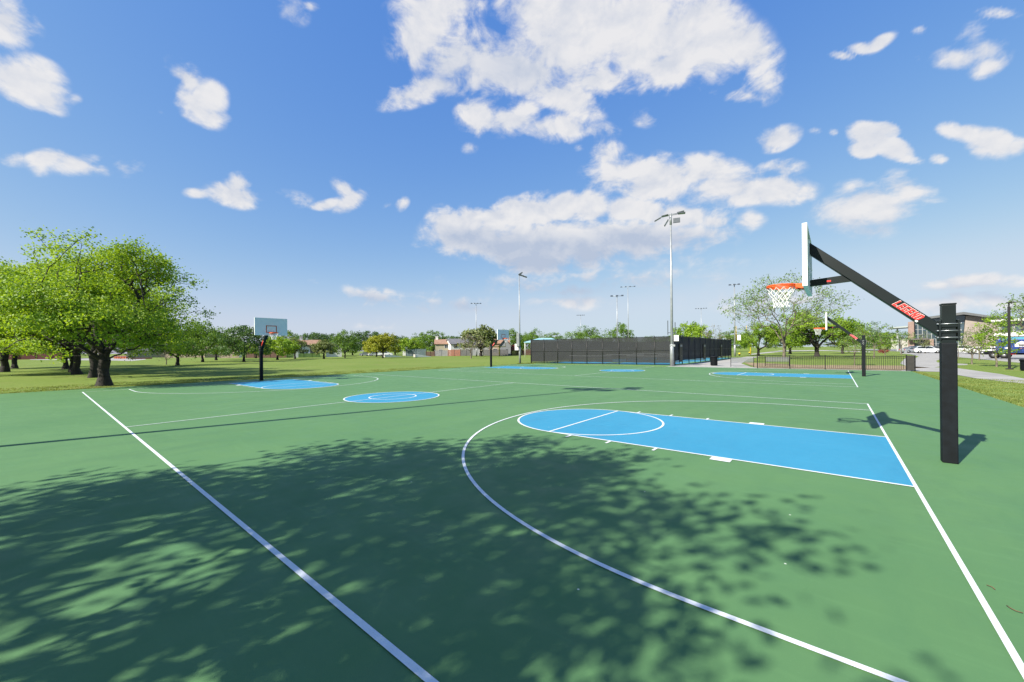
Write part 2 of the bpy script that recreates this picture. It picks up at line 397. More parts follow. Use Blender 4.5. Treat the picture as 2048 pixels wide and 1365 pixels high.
ZB, ZW = .004, .008
def ring_strip(mb, cx, cy, r, w, a0, a1, n=96, z=ZW):
    vs = []; fs = []
    full = abs(a1-a0) > 2*math.pi-1e-6
    k = n if full else n+1
    for i in range(k):
        a = a0+(a1-a0)*i/n
        for rr in (r-w/2, r+w/2): vs.append((cx+rr*math.cos(a), cy+rr*math.sin(a), z))
    for i in range(n):
        j = (i+1) % k; fs.append((2*i, 2*i+1, 2*j+1, 2*j))
    mb.add(vs, fs)
def rect(mb, x0, x1, y0, y1, z): mb.add([(x0,y0,z),(x1,y0,z),(x1,y1,z),(x0,y1,z)], [(0,1,2,3)])
def up(o):
    me = o.data; bm = bmesh.new(); bm.from_mesh(me)
    for f in bm.faces:
        if f.normal.z < 0: f.normal_flip()
    bm.to_mesh(me); bm.free(); return o
LX, HW, KW, FT, R3, HX, LW = 29.01, 7.757, 1.829, 5.79, 6.13, -1.60, .05
XH = -14.62
def court_paint(yc):
    key = MB(); ln = MB()
    for side in (0, 1):
        def tx(x): return x if side == 0 else -LX-x
        def rc(x0, x1, y0, y1, z, m): rect(m, min(tx(x0), tx(x1)), max(tx(x0), tx(x1)), yc+y0, yc+y1, z)
        # blue lane and the half disc beyond the free throw line
        rc(-FT, 0, -KW, KW, ZB, key)
        k = 48; vs = [(tx(-FT), yc, ZB)]+[(tx(-FT-KW*math.sin(math.pi*i/k)), yc+KW*math.cos(math.pi*i/k), ZB) for i in range(k+1)]
        key.add(vs, [(0, i, i+1) for i in range(1, k+1)])
        # baseline, lane lines, free throw line, circle
        rc(-.020, .020, -HW-.025, HW+.025, ZW, ln)
        for s in (-1, 1):
            y = s*KW; rc(-FT-.025, -.020, y-LW/2, y+LW/2, ZW, ln)
            # blocks and hash marks outside the lane
            for (xa, w) in ((2.13, .305), (3.35, .05), (4.27, .05), (5.18, .05)):
                ya, yb = sorted((s*(KW+LW/2), s*(KW+LW/2+.20))); rc(-xa-w, -xa, ya, yb, ZW, ln)
            rc(-1.60-.0, -.020, s*R3-LW/2, s*R3+LW/2, ZW, ln)
        rc(-FT-LW/2, -FT+LW/2, -KW+LW/2, KW-LW/2, ZW+.0005, ln)
        ring_strip(ln, tx(-FT), yc, KW, LW, 0, 2*math.pi, z=ZW+.001)
        a0, a1 = (math.pi/2, 3*math.pi/2) if side == 0 else (-math.pi/2, math.pi/2)
        ring_strip(ln, tx(HX), yc, R3, LW, a0, a1, z=ZW)
    k = 64
    key.add([(XH+KW*math.cos(2*math.pi*i/k), yc+KW*math.sin(2*math.pi*i/k), ZB) for i in range(k)], [tuple(range(k))])
    ring_strip(ln, XH, yc, KW, LW, 0, 2*math.pi, z=ZW+.001); ring_strip(ln, XH, yc, .91, LW, 0, 2*math.pi, z=ZW+.001)
    for s in (-1, 1): rect(ln, -LX+.020, -.020, yc+s*HW-LW/2, yc+s*HW+LW/2, ZW)
    rect(ln, XH-.022, XH+.022, yc-HW+LW/2, yc+HW-LW/2, ZW+.0005)
    a = up(key.build('painted_key', BLUE)); a['kind'] = 'structure'
    b = up(ln.build('court_lines', WHITE)); b['kind'] = 'structure'
court_paint(0.0); court_paint(22.17)

# concrete walk along the far edge and away beside the tall fence
CONC = mat('concrete', (.50,.49,.46), .85, .12, .9, bump=.3, bscale=30)
CONC2 = mat('old_concrete', (.44,.43,.405), .88, .16, .5, bump=.3, bscale=20)
def path(name, pts, z, m): return sheet(name, pts, z, m)
path('concrete_walk', [(-14.0,31.0),(3.5,31.0),(3.5,31.9),(-6.0,31.9),(-6.8,33.5),(-9.0,42),(-11.0,60),(-12,80),(-14.0,80),(-13.9,34)], -.012, CONC)
mulch = mat('mulch', (.36,.27,.15), .95, .35, 1.3, bump=.6, bscale=12)
path('dry_ground', [(-8.0,40),(-6.2,32),(4.0,32.5),(5.8,38),(4,42.5),(-3,40.5),(-6,43.5),(-9.3,46)], -.020, mulch)
path('footpath', [tuple(G(u, v)[:2]) for u, v in ((1800,741.5),(1880,743.5),(1955,757),(2047,767),(2150,782),(2300,792),(2300,772),(2120,764),(2048,757),(2001,748),(1909,735.5),(1870,735),(1822,737))], -.016, CONC2)
path('parking_apron', [tuple(G(u, v)[:2]) for u, v in ((1822,736),(1868,735),(1890,731),(1935,730),(1935,728),(1875,725),(1872,722),(1885,716),(1900,713),(2200,740),(2200,712),(2048,708),(1900,702.5),(1800,703),(1800,707),(1822,709),(1838,713),(1832,716),(1810,717),(1800,727))], -.020, CONC2)
path('parking_lot', [tuple(G(u, v)[:2]) for u, v in ((1800,703.5),(2260,716),(2260,704),(1900,697.5),(1700,699))], -.024, mat('parking_asphalt', (.33,.33,.33), .9, .12, .4))
path('turnaround_road', [tuple(G(u, v)[:2]) for u, v in ((228,721.5),(262,722.5),(292,719.5),(290,717.8),(250,716.2),(150,717),(60,717.5),(60,720))], -.020, CONC2)
path('far_path', [tuple(G(u, v)[:2]) for u, v in ((1500,710),(1570,703),(1640,702),(1740,705),(1740,703.2),(1640,700.5),(1560,701.5),(1498,708.6))], -.020, CONC)

# ================================================================== HOOPS
BLK = mat('black_pad', (.006,.009,.013), .7, .35, 9, bump=.10, bscale=60, spec=.2)
PAINT = mat('black_powder_coat', (.006,.012,.014), .4, .25, 3, spec=.3)
ZINC = mat('zinc_rod', (.55,.58,.60), .35, .15, 20, metal=.8)
ORANGE = mat('rim_orange', (1.0,.14,.012), .42, .12, 12)
BOARD = mat('board_white', (.95,1.02,1.05), .5, .04, 3)
BOARDR = mat('board_rim', (1.05,1.1,1.1), .45, .04, 5)
NETM = mat('net_white', (1.1,1.1,1.1), .8, .08, 30)
RED = mat('decal_red', (.80,.035,.03), .45, .06, 20)
DWHITE = mat('decal_white', (.95,.95,.95), .5, .03, 20)

GLYPH = {'L': [(0,0),(1,0),(1,.27),(.38,.27),(.38,1),(0,1)],
 'E': [(0,0),(1,0),(1,.24),(.38,.24),(.38,.39),(.88,.39),(.88,.61),(.38,.61),(.38,.76),(1,.76),(1,1),(0,1)],
 'G': [(0,0),(1,0),(1,.56),(.5,.56),(.5,.38),(.66,.38),(.66,.24),(.36,.24),(.36,.76),(1,.76),(1,1),(0,1)],
 'N': [(0,0),(.36,0),(.36,.52),(.64,0),(1,0),(1,1),(.64,1),(.64,.48),(.36,1),(0,1)],
 'D': [(0,0),(.75,0),(1,.2),(1,.8),(.75,1),(0,1),(0,.505),(.36,.505),(.36,.76),(.64,.76),(.64,.24),(.36,.24),(.36,.495),(0,.495)]}
def make_hoop(label, loc):
    t = thing('basketball_hoop', label, 'basketball hoop', loc, 0, 'basketball hoops standing round the two courts')
    # pole: square steel tube with a rubber pad wrapped round the lower part
    m = MB(); m.box(.508, .662, -.077, .077, -.02, 2.50, bev=.008); m.box(.502, .668, -.083, .083, 2.50, 2.525, bev=.006)
    pole = m.build('pole', PAINT, t)
    m = MB(); m.box(.498, .672, -.087, .087, .0, 1.90, bev=.014)
    pad = m.build('pole_pad', BLK, t)
    # clamp: two plates with six threaded rods
    m = MB()
    m.box(.470, .500, -.105, .105, 1.93, 2.26, bev=.004); m.box(.672, .70, -.105, .105, 1.93, 2.26, bev=.004)
    m.box(.500, .672, -.092, -.088, 1.96, 2.0); m.box(.500, .672, -.092, -.088, 2.06, 2.10); m.box(.500, .672, -.092, -.088, 2.15, 2.19)
    cl = m.build('clamp', PAINT, t)
    for z in (1.985, 2.093, 2.20):
        for y in (-.098, .098):
            m = MB(); m.tube([(.445, y, z), (.735, y, z)], .0075, 8); m.tube([(.455, y, z), (.469, y, z)], .015, 6); m.tube([(.701, y, z), (.715, y, z)], .015, 6)
            m.build('threaded_rod', ZINC, cl)
    # arm: square tube from the clamp up to the board
    A = Vector((.50, 0, 2.085)); B = Vector((-1.15, 0, 3.685))
    d = (B-A).normalized(); nrm = Vector((-d.z, 0, d.x)) if d.x > 0 else Vector((d.z, 0, -d.x))
    h = .078
    def onx(P, x, dd): return P+dd*((x-P.x)/dd.x)
    prof = []
    for P, x in ((A+nrm*h, .47), (B+nrm*h, -1.15), (B-nrm*h, -1.15), (A-nrm*h, .47)):
        q = onx(P, x, d); prof.append((q.x, q.z))
    m = MB(); m.prism(prof, 'y', -.076, .076)
    arm = m.build('arm', PAINT, t)
    bv = arm.modifiers.new('bevel', 'BEVEL'); bv.width = .008; bv.segments = 2
    # horizontal brace behind the rim
    zb0, zb1 = 2.985, 3.10
    xb0 = onx(A-nrm*h, 0, d)
    def xarm(z): return (A-nrm*h).x+d.x*(z-(A-nrm*h).z)/d.z
    m = MB(); m.prism([(-1.15, zb0), (-1.15, zb1), (xarm(zb1+.03)-.0, zb1+.03), (xarm(zb0+.03)+.0, zb0+.03)], 'y', -.05, .05)
    br = m.build('brace', PAINT, t)
    for s in (-1, 1):
        m = MB(); m.box(-.91, -.85, min(s*.0505, s*.052), max(s*.0505, s*.052), 3.035, 3.065); m.build('sticker', RED, br)
    # lettering on both flanks of the arm
    ang = math.atan2(-(A.z-B.z), A.x-B.x)*-1
    for s in (-1, 1):
        ctr = A+(B-A)*.222
        dirx = (A-B).normalized() if s < 0 else (B-A).normalized()
        zz = Vector((0, s, 0)); yy = zz.cross(dirx)
        if yy.z < 0: yy = -yy
        for (sx_, sy_, mm, nm, lift) in ((-.0045, .0050, DWHITE, 'lettering_edge', .0768), (0, 0, RED, 'lettering', .0785)):
            M = Matrix((dirx, yy, zz)).transposed().to_4x4(); M.translation = ctr+zz*lift; m = MB()
            for i, ch in enumerate('LEGEND'):
                P = []
                for (gx, gy) in GLYPH[ch]:
                    lx = -.205+i*.0695+gx*.0615+sx_; ly = (gy-.5)*.112+sy_; P.append((lx+ly*.30, ly))
                k = len(P); vs = [M@Vector((x, y, h_)) for h_ in (0, .0014) for x, y in P]
                m.add(vs, [tuple(range(k, 2*k)), tuple(range(k-1, -1, -1))]+[(q, (q+1) % k, (q+1) % k+k, q+k) for q in range(k)])
            m.build(nm, mm, arm)
        m = MB(); c0 = ctr+dirx*.19-yy*.064+zz*.0775
        M = Matrix((dirx, yy, zz)).transposed().to_4x4(); M.translation = c0
        m.box(-.017, .017, -.014, .014, 0, .002, M=M); m.build('emblem', DWHITE, arm)
    # backboard: steel panel with a folded rim
    m = MB(); m.box(-1.221, -1.195, -.914, .914, 2.896, 3.962, bev=.006)
    bb = m.build('backboard', BOARD, t)
    m = MB()
    for (y0, y1, z0, z1) in ((-.916,-.885,2.894,3.964),(.885,.916,2.894,3.964),(-.884,.884,2.894,2.925),(-.884,.884,3.933,3.964)):
        m.box(-1.2235, -1.152, y0, y1, z0, z1, bev=.004)
    m.box(-1.193, -1.155, -.12, .12, 2.95, 3.85); m.box(-1.193, -1.16, -.8, .8, 3.30, 3.36)
    m.build('board_rim', BOARDR, bb)
    m = MB()
    w = .05
    for (y0, y1, z0, z1) in ((-.305,.305,3.455,3.455+w),(-.305,.305,3.055,3.055+w),(-.305,-.305+w,3.055+w,3.455),(.305-w,.305,3.055+w,3.455)):
        m.box(-1.2255, -1.221, y0, y1, z0, z1)
    m.build('target_square', mat('square_orange', (.62,.12,.04), .5, .08, 9), bb)
    # rim: two stacked rods, neck, struts and net hooks
    m = MB(); k = 40; R = .235; cx = HX
    for z in (3.048, 3.020):
        m.tube([(cx+R*math.cos(2*math.pi*i/k), R*math.sin(2*math.pi*i/k), z) for i in range(k)], .0135, 8, closed=True)
    m.box(-1.374, -1.228, -.085, .085, 3.035, 3.055); m.box(-1.236, -1.224, -.11, .11, 2.93, 3.07, bev=.004)
    m.box(-1.374, -1.236, -.087, -.078, 2.965, 3.050); m.box(-1.374, -1.236, .078, .087, 2.965, 3.050)
    rim = m.build('rim', ORANGE, t)
    for s in (-1, 1):
        m = MB(); m.tube([(cx+R*math.cos(.95), s*R*math.sin(.95), 3.01), (-1.238, s*.09, 2.94)], .007, 6)
        m.build('strut', mat('rim_dark', (.25,.03,.01), .5), rim)
    for i in range(12):
        m = MB(); a = 2*math.pi*(i+.5)/12; m.box(-.006, .006, -.011, .011, -.02, .006, M=Matrix.Translation((cx+(R-.004)*math.cos(a), (R-.004)*math.sin(a), 3.005))@Matrix.Rotation(a, 4, 'Z')); m.build('net_hook', mat('hook_pale', (.8,.55,.42), .5), rim)
    # net: crossing cords that narrow to a throat
    m = MB()
    zs = [2.995, 2.93, 2.865, 2.80, 2.735, 2.68, 2.625]; rs = [.232, .205, .178, .150, .130, .122, .128]
    rnd = random.Random(3)
    P = [[None]*12 for _ in zs]
    for r_, (z, r) in enumerate(zip(zs, rs)):
        for i in range(12):
            a = 2*math.pi*(i+.5*(r_ % 2)+.5)/12
            P[r_][i] = Vector((cx+(r+rnd.uniform(-.006, .006))*math.cos(a), (r+rnd.uniform(-.006, .006))*math.sin(a), z+rnd.uniform(-.006, .006)))
    for r_ in range(len(zs)-1):
        for i in range(12):
            j = i if r_ % 2 == 0 else (i+1) % 12
            k2 = (i-1) % 12 if r_ % 2 == 0 else i
            for q in (j, k2): m.tube([P[r_][i], P[r_+1][q]], .0048, 5, cap=False)
    m.build('net', NETM, t)
    return t
HO = make_hoop('nearest hoop, black post and long arm rising beside the right baseline, seen side-on', (0, .06, 0))
dup(HO, (0, 23.0, 0), math.radians(1), 'smaller black hoop farther off by the low black railing, seen side-on', 'basketball hoops standing round the two courts')
dup(HO, (-29.10, .15, 0), math.pi, 'hoop facing the camera before the lawn, orange square on its board, nearer left hoop', 'basketball hoops standing round the two courts')
dup(HO, (-29.10, 22.3, 0), math.pi, 'distant hoop facing the camera left of the tall fence, with houses behind its board', 'basketball hoops standing round the two courts')

# ================================================================== TREES
BARK = mat('bark', (.042,.036,.032), .95, .45, 5, bump=1.0, bscale=22)
BARKL = mat('pale_bark', (.20,.17,.13), .95, .35, 5, bump=.6, bscale=22)
L_BRIGHT = leafmat('leaf_bright', (.125,.265,.018), (.38,.55,.045), .42)
L_MID = leafmat('leaf_mid', (.075,.175,.018), (.20,.34,.035), .35)
L_DARK = leafmat('leaf_dark', (.050,.120,.028), (.115,.215,.045), .3)
L_YEL = leafmat('leaf_yellow', (.23,.28,.02), (.40,.42,.04), .38)
L_OLIVE = leafmat('leaf_olive', (.12,.17,.05), (.27,.32,.11), .3)
L_PALE = leafmat('leaf_pale', (.11,.21,.05), (.26,.38,.12), .35)
L_BUD = leafmat('leaf_bud', (.22,.19,.12), (.36,.32,.22), .25)
L_RED = leafmat('leaf_red', (.25,.05,.05), (.42,.14,.12), .25)

def skeleton(seed, H, R, fork, base, n, trunk_r, flat=.55, lean=0., inner=.45, spread=1.0, asym=0.25, lobes=0):
    rg = np.random.default_rng(seed)
    # attraction points in a lumpy dome
    ph = rg.uniform(0, 6.28, 8); 
    pts = []
    while len(pts) < n:
        q = rg.normal(size=3); q /= np.linalg.norm(q)
        if q[2] < -flat: continue
        rad = rg.uniform(inner**3, 1)**(1/3)
        az = math.atan2(q[1], q[0])
        lump = 1+asym*(.5*math.sin(2*az+ph[0])+.35*math.sin(3*az+ph[1])+.4*math.sin(5*az+ph[2]+3*q[2]))+asym*.5*math.sin(7*az+ph[3]+6*q[2])+asym*.35*math.sin(9*q[2]+ph[4])
        cz = base+(H-base)*.38
        zz = cz+q[2]*rad*((H-cz) if q[2] > 0 else (cz-base)/max(flat, .2))*min(1.1, (lump*.5+.5))
        pts.append((q[0]*R*rad*lump, q[1]*R*rad*lump, zz))
    pts = np.array(pts)
    if lobes:            # gather the twigs into separate billows with gaps between them
        cz = base+(H-base)*.38; LC = []
        for i in range(lobes):
            a = i*2.39996+rg.uniform(-.3, .3); q = -.45+1.4*((i*.618+.1) % 1.0); c_ = math.sqrt(max(.05, 1-min(q, .98)**2))
            rr = rg.uniform(.56, .80)
            LC.append((math.cos(a)*c_*R*rr, math.sin(a)*c_*R*rr, cz+q*rr*((H-cz) if q > 0 else (cz-base)/.55)))
        LC = np.array(LC); LR = R*rg.uniform(.24, .40, lobes)
        k_ = rg.choice(lobes, len(pts), p=LR**2/(LR**2).sum()); dv = rg.normal(size=(len(pts), 3)); dv /= np.linalg.norm(dv, axis=1)[:, None]
        rr = rg.uniform(.25, 1, len(pts))**.4*LR[k_]
        lp = LC[k_]+dv*rr[:, None]*np.array((1, 1, .72)); lp[:, 2] = np.maximum(lp[:, 2], base*.95)
        use = rg.random(len(pts)) < .80
        pts[use] = lp[use]
    nodes = [np.array((0, 0, -.1))]; par = [-1]; plen = [0.]
    kk = 4
    for i in range(1, kk+1):
        z = fork*i/kk
        nodes.append(np.array((lean*z*.15+rg.normal()*.02*fork, rg.normal()*.02*fork, z))); par.append(i-1); plen.append(z)
    f = kk
    fp = nodes[f]
    # main limbs
    nl = rg.integers(5, 8)
    for i in range(nl):
        a = 2*math.pi*(i+rg.uniform(-.25, .25))/nl; el = rg.uniform(.45, 1.1) if i % 3 else 1.25
        prev = f if i % 2 else max(f-1, 1)
        ll = R*.42*rg.uniform(.8, 1.15)
        q = nodes[prev].copy()
        for s in range(3):
            step = ll/3*np.array((math.cos(a)*math.cos(el), math.sin(a)*math.cos(el), math.sin(el)))*spread
            q = q+step+rg.normal(size=3)*ll*.05; el *= .9
            nodes.append(q.copy()); par.append(prev); plen.append(plen[prev]+np.linalg.norm(step)); prev = len(nodes)-1
    order = np.argsort(np.linalg.norm(pts-fp, axis=1))
    for i in order:
        p = pts[i]; A = np.array(nodes[f:]); d = np.linalg.norm(A-p, axis=1); c = d*1.0+np.array(plen[f:])*.38+np.maximum(0, A[:, 2]-p[2])*.5
        j = int(np.argmin(c))+f
        q0 = nodes[j]; dist = np.linalg.norm(p-q0)
        ns = max(1, int(dist/(.13*R)+.5)); prev = j
        bend = rg.normal(size=3)*dist*.07; bend[2] -= dist*.05
        for s in range(1, ns+1):
            tt = s/ns; q = q0+(p-q0)*tt+bend*math.sin(math.pi*tt)
            nodes.append(q); par.append(prev); plen.append(plen[prev]+dist/ns); prev = len(nodes)-1
    V = np.array(nodes); par = np.array(par)
    nch = np.zeros(len(V), int); load = np.zeros(len(V))
    for i in range(len(V)-1, 0, -1):
        if nch[i] == 0: load[i] = 1
        load[par[i]] += load[i]; nch[par[i]] += 1
    rad = trunk_r*(load/load[0])**.50
    term = np.where(nch == 0)[0]
    return V, par, rad, term, rg

def wood_mesh(V, par, rad, flare, rmin=.0):
    segs = [i for i in range(1, len(V)) if rad[i] > rmin]
    vs = []; fs = []
    for i in segs:
        a, b = V[par[i]], V[i]; ra, rb = min(rad[par[i]], rad[i]*1.5), rad[i]
        if par[i] == 0: ra = rad[0]*1.55*flare
        elif par[i] < 2: ra = rad[par[i]]*1.02
        t = b-a; ln = np.linalg.norm(t)
        if ln < 1e-5: continue
        t = t/ln; b = b+t*rb*.3
        k = 9 if ra > .1 else (5 if ra > .03 else 3)
        up_ = np.array((0, 0, 1.)) if abs(t[2]) < .9 else np.array((1., 0, 0))
        x = np.cross(t, up_); x /= np.linalg.norm(x); y = np.cross(t, x)
        o = len(vs)
        for (c, r) in ((a, ra), (b, rb)):
            for j in range(k):
                an = 2*math.pi*j/k; rr = r*(1+.10*math.sin(3*an+i)) if r > .1 else r
                vs.append(c+(x*math.cos(an)+y*math.sin(an))*rr)
        for j in range(k): fs.append((o+j, o+(j+1) % k, o+k+(j+1) % k, o+k+j))
    return vs, fs

def leaves(rg, C, per, cr, size, up_bias=.45, ctr=None, jitter=.35, squash=.7):
    n = len(C)*per
    P = np.repeat(C, per, axis=0)
    off = rg.normal(size=(n, 3))*cr*.55; off[:, 2] *= squash
    P = P+off
    out = P-(ctr if ctr is not None else P.mean(axis=0)); out /= np.linalg.norm(out, axis=1)[:, None]+1e-6
    Nn = rg.normal(size=(n, 3))+np.array((0, 0, up_bias))*1.3+out*.7
    Nn /= np.linalg.norm(Nn, axis=1)[:, None]
    a = rg.normal(size=(n, 3)); x = np.cross(Nn, a); x /= np.linalg.norm(x, axis=1)[:, None]; y = np.cross(Nn, x)
    s = size*rg.uniform(1-jitter, 1+jitter, n)[:, None]
    V = np.stack([P-x*s*.5, P+y*s*.34-x*s*.05, P+x*s*.5+Nn*s*.08, P-y*s*.34-x*s*.05], axis=1).reshape(-1, 3)
    Fq = np.arange(n*4).reshape(-1, 4)
    return V, Fq

def make_tree(seed, H, R, fork, base, n, per, cr, size, trunk_r, label, loc, rz=0, leaf=L_BRIGHT, bark=BARK, flat=.55, name='tree', group=None, rmin=0.0, cat='tree', flare=1., inner=.45, asym=.25, keep=1.0, spread=1.0, upb=.45, lobes=0):
    t = thing(name, label, cat, loc, rz, group)
    V, par, rad, term, rg = skeleton(seed, H, R, fork, base, n, trunk_r, flat=flat, inner=inner, asym=asym, spread=spread, lobes=lobes)
    vs, fs = wood_mesh(V, par, rad, flare, rmin)
    m = MB(); m.add(vs, fs, True); m.build('trunk', bark, t, fixn=False)
    C = V[term]
    # leaf tufts also sit part-way along the outer twigs
    mids = (V[term]+V[par[term]])/2
    C = np.vstack([C, mids])
    if keep < 1: C = C[rg.random(len(C)) < keep]
    LV, LF = leaves(rg, C, per, cr, size, ctr=np.array((0, 0, base+(H-base)*.3)), up_bias=upb)
    npmesh('crown', LV, LF, leaf, t)
    return t

# --- the row of big broad trees on the lawn at the left
ROWG = 'broad leafy trees on the shaded lawn at the left'
T1 = make_tree(11, 8.9, 4.6, 1.9, 1.55, 820, 60, .50, .125, .25, 'big bright green tree at the left, thick forked trunk at the court edge', (-34.0,-6.64,0), rz=.4, leaf=L_BRIGHT, flare=1.1, group=ROWG, asym=.30, lobes=19)
T2 = make_tree(23, 11.0, 5.6, 2.3, 1.9, 780, 50, .56, .155, .25, 'tall leafy tree whose trunk stands just behind the trunk at the court edge', (-46.1,-6.3,0), rz=1.9, leaf=L_BRIGHT, flare=1.1, group=ROWG, asym=.3, lobes=21)
p = G(8, 744); dup(T1, (p.x, p.y, 0), 2.6, 'leafy tree with dark split trunk at the left edge of the lawn', ROWG, (1.18, 1.18, 1.30))
p = G(172, 749); dup(T2, (p.x-1, p.y-.5, 0), .3, 'leafy tree with broad root flare, third trunk of the row back from the court', ROWG, .95)
p = G(147, 744); dup(T1, (p.x, p.y, 0), 4.0, 'leafy tree with straight dark trunk, fourth of the row back from the court', ROWG, 1.1)
p = G(131, 738); dup(T2, (p.x, p.y, 0), 4.4, 'leafy tree with twin leaning trunks, deep in the row', ROWG, .9)
p = G(30, 737); dup(T2, (p.x, p.y, 0), 5.1, 'leafy tree with slim dark trunk, second trunk in from the left edge', ROWG, .95)
p = G(-60, 752); dup(T1, (p.x, p.y, 0), 1.2, 'leafy tree beyond the left edge whose branches reach into view', ROWG, 1.15)
# --- trees behind the photographer: they throw the dappled shade over the near court
SH1 = make_tree(5, 8.7, 5.7, 1.9, 2.2, 800, 66, .60, .155, .30, 'leafy tree behind the camera that shades the near court', (-6.4,-16.75,0), rz=.7, leaf=L_BRIGHT, group='trees behind the court', keep=.92, asym=.13, lobes=34)

# --- mid-distance and far trees: a few sources, each copied with its own turn and size
FARG = 'trees scattered over the far lawn'
def src(seed, H, R, leaf, label, u, v=None, D=None, n=240, per=24, size=.27, cr=.58, fork=1.6, base=1.2, tr=.2, rz=0, bark=BARK, group=FARG, **k):
    p = G(u, v) if v else GD(u, D)
    return make_tree(seed, H, R, fork, base, n, per, cr, size, tr, label, (p.x, p.y, 0), rz=rz, leaf=leaf, bark=bark, group=group, **k)
def cp(s, label, u, v=None, D=None, rz=0., sc=1., group=FARG):
    p = G(u, v) if v else GD(u, D)
    return dup(s, (p.x, p.y, 0), rz, label, group, sc)
MA = src(31, 6.9, 5.0, L_MID, 'round green tree with short trunk right of the big tree at the left', 355, 731, n=340, size=.23, lobes=14)
MBt = src(32, 7.8, 4.5, L_MID, 'rounder mid green tree just right of the short-trunked one', 405, 724, n=300, size=.30)
MD = src(33, 7.0, 4.6, L_DARK, 'darker green tree just left of the hoop facing the camera', 488, 724, n=300, size=.30, upb=.3)
MY = src(34, 6.3, 3.6, L_YEL, 'yellow green tree on the lawn, right one of the yellow pair', 766, 716.5, n=260, size=.34)
MBR = src(35, 5.4, 4.4, L_BRIGHT, 'bright green tree seen under the board of the left hoop', 555, 720, n=260, size=.34)
MO = src(36, 4.6, 2.4, L_OLIVE, 'small olive tree between the two white gables', 648, 718, n=150, size=.32)
MG = src(37, 6.4, 3.2, L_BUD, 'thin grey tree barely in leaf standing alone on the lawn', 942, 717, n=200, per=3, size=.22, tr=.14, keep=.7, rmin=.0, bark=BARKL, inner=.2, base=1.6)
cp(MA, 'green tree partly hidden behind the round ones at the left', 432, D=95, rz=2, sc=1.15)
cp(MO, 'pale leafless looking shrub tree right of the left hoop', 590, 718, rz=1, sc=(1.0,1.0,1.15))
cp(MBt, 'mid green dome shaped tree left of the yellow pair', 690, 716.5, rz=2.2, sc=(.80,.80,.93))
cp(MY, 'yellow green tree on the lawn, left one of the yellow pair', 753, 714, rz=2.6, sc=(1.0,1.0,1.02))
cp(MBR, 'bright green tree right of the yellow pair', 818, 713, rz=1.4, sc=(.95,.95,1.1))
cp(MBR, 'low bright tree at the foot of the dark one beside the left hoop', 512, D=120, rz=4.4, sc=(1.1,1.1,.85))
cp(MD, 'dark green tree behind the yellow pair', 735, D=150, rz=.9, sc=(1.7,1.7,1.35))
cp(MD, 'dark green tree over the tan roofed house', 628, D=150, rz=2.2, sc=(1.5,1.5,1.3))
cp(MBt, 'green tree rising over the grey yard fence', 868, D=150, rz=3.3, sc=(1.5,1.5,1.15))
cp(MD, 'dark tree over the orange roofed house near the field light', 905, D=165, rz=4.1, sc=(1.7,1.7,1.1))
cp(MO, 'brown green budding tree behind the bare grey tree', 962, D=112, rz=4.1, sc=(2.0,2.0,1.85))
cp(MBt, 'dense tree to the right of the far backboard', 1022, D=140, rz=5.1, sc=(1.3,1.3,1.12))
cp(MA, 'light green tree beside the blue shade canopy', 1070, D=118, rz=1.1, sc=(.9,.9,1.18))
cp(MA, 'wide green tree showing over the middle of the tall fence', 1178, D=150, rz=.3, sc=(1.75,1.5,1.55))
cp(MBt, 'green tree over the tall fence beside the twin light poles', 1243, D=150, rz=2.3, sc=(1.15,1.15,1.42))
cp(MBR, 'bright green tree over the corner of the tall fence', 1382, D=120, rz=3.9, sc=(1.1,1.1,1.75))
MBARE = src(38, 8.4, 4.0, L_BUD, 'bare brown tree over the gates of the tall fence', 1425, D=112, n=260, per=3, size=.28, tr=.18, keep=.6, bark=BARKL, inner=.2, base=1.5, group=FARG)
cp(MBARE, 'bare tree between the row at the left and the lawn', 333, 729, rz=1, sc=(.35,.35,.40))
# treeline behind the houses
TLG = 'distant treeline behind the houses'
tl = [(455,170,1.6,1.25,MD),(575,165,1.7,1.3,MBt),(665,170,1.5,1.35,MD),(705,175,1.6,1.2,MA),(790,180,1.7,1.25,MD),(845,185,1.4,1.25,MBt),(935,185,1.5,1.1,MD),(985,180,1.6,1.0,MA),(1045,185,1.5,1.15,MD),(1105,190,1.6,1.2,MBt),(1300,180,1.6,1.1,MA),(1340,190,1.4,1.1,MD),(1460,170,1.5,1.1,MBt),(1570,150,1.6,1.3,MD),(1685,150,1.8,1.2,MA),(1725,160,1.6,1.15,MBt),(1775,150,1.2,1.0,MD),(20,160,1.8,1.3,MD),(110,165,1.8,1.2,MBt),(200,170,1.8,1.2,MD),(300,175,1.8,1.25,MBt),(380,170,1.8,1.3,MD)]
names_tl = ['far tree behind the sheds left of the left hoop','far tree behind the left hoop','far tree between the white gable and the green dome tree','far tree behind the green dome tree','far tree behind the bright tree beside the yellow pair','far tree left of the orange roofed house','far tree behind the field light','far tree over the grey roof beside the bare tree','far tree behind the red scoreboard','far tree behind the left end of the tall fence','far tree behind the fence right of the twin light poles','far tree behind the fence left of the near light pole','far tree right of the tall fence','far tree behind the sparse tree','far tree behind the low railing posts','far tree behind the far right hoop','far tree left of the big stone building','far tree beyond the brick wall, left edge','far tree beyond the brick wall','far tree beyond the parking turnaround','far tree seen under the big left tree','far tree behind the short-trunked round tree']
for (u, D, sx, sz, s_), nm in zip(tl, names_tl): cp(s_, nm, u, D=D, rz=u*.37, sc=(sx, sx, sz), group=TLG)
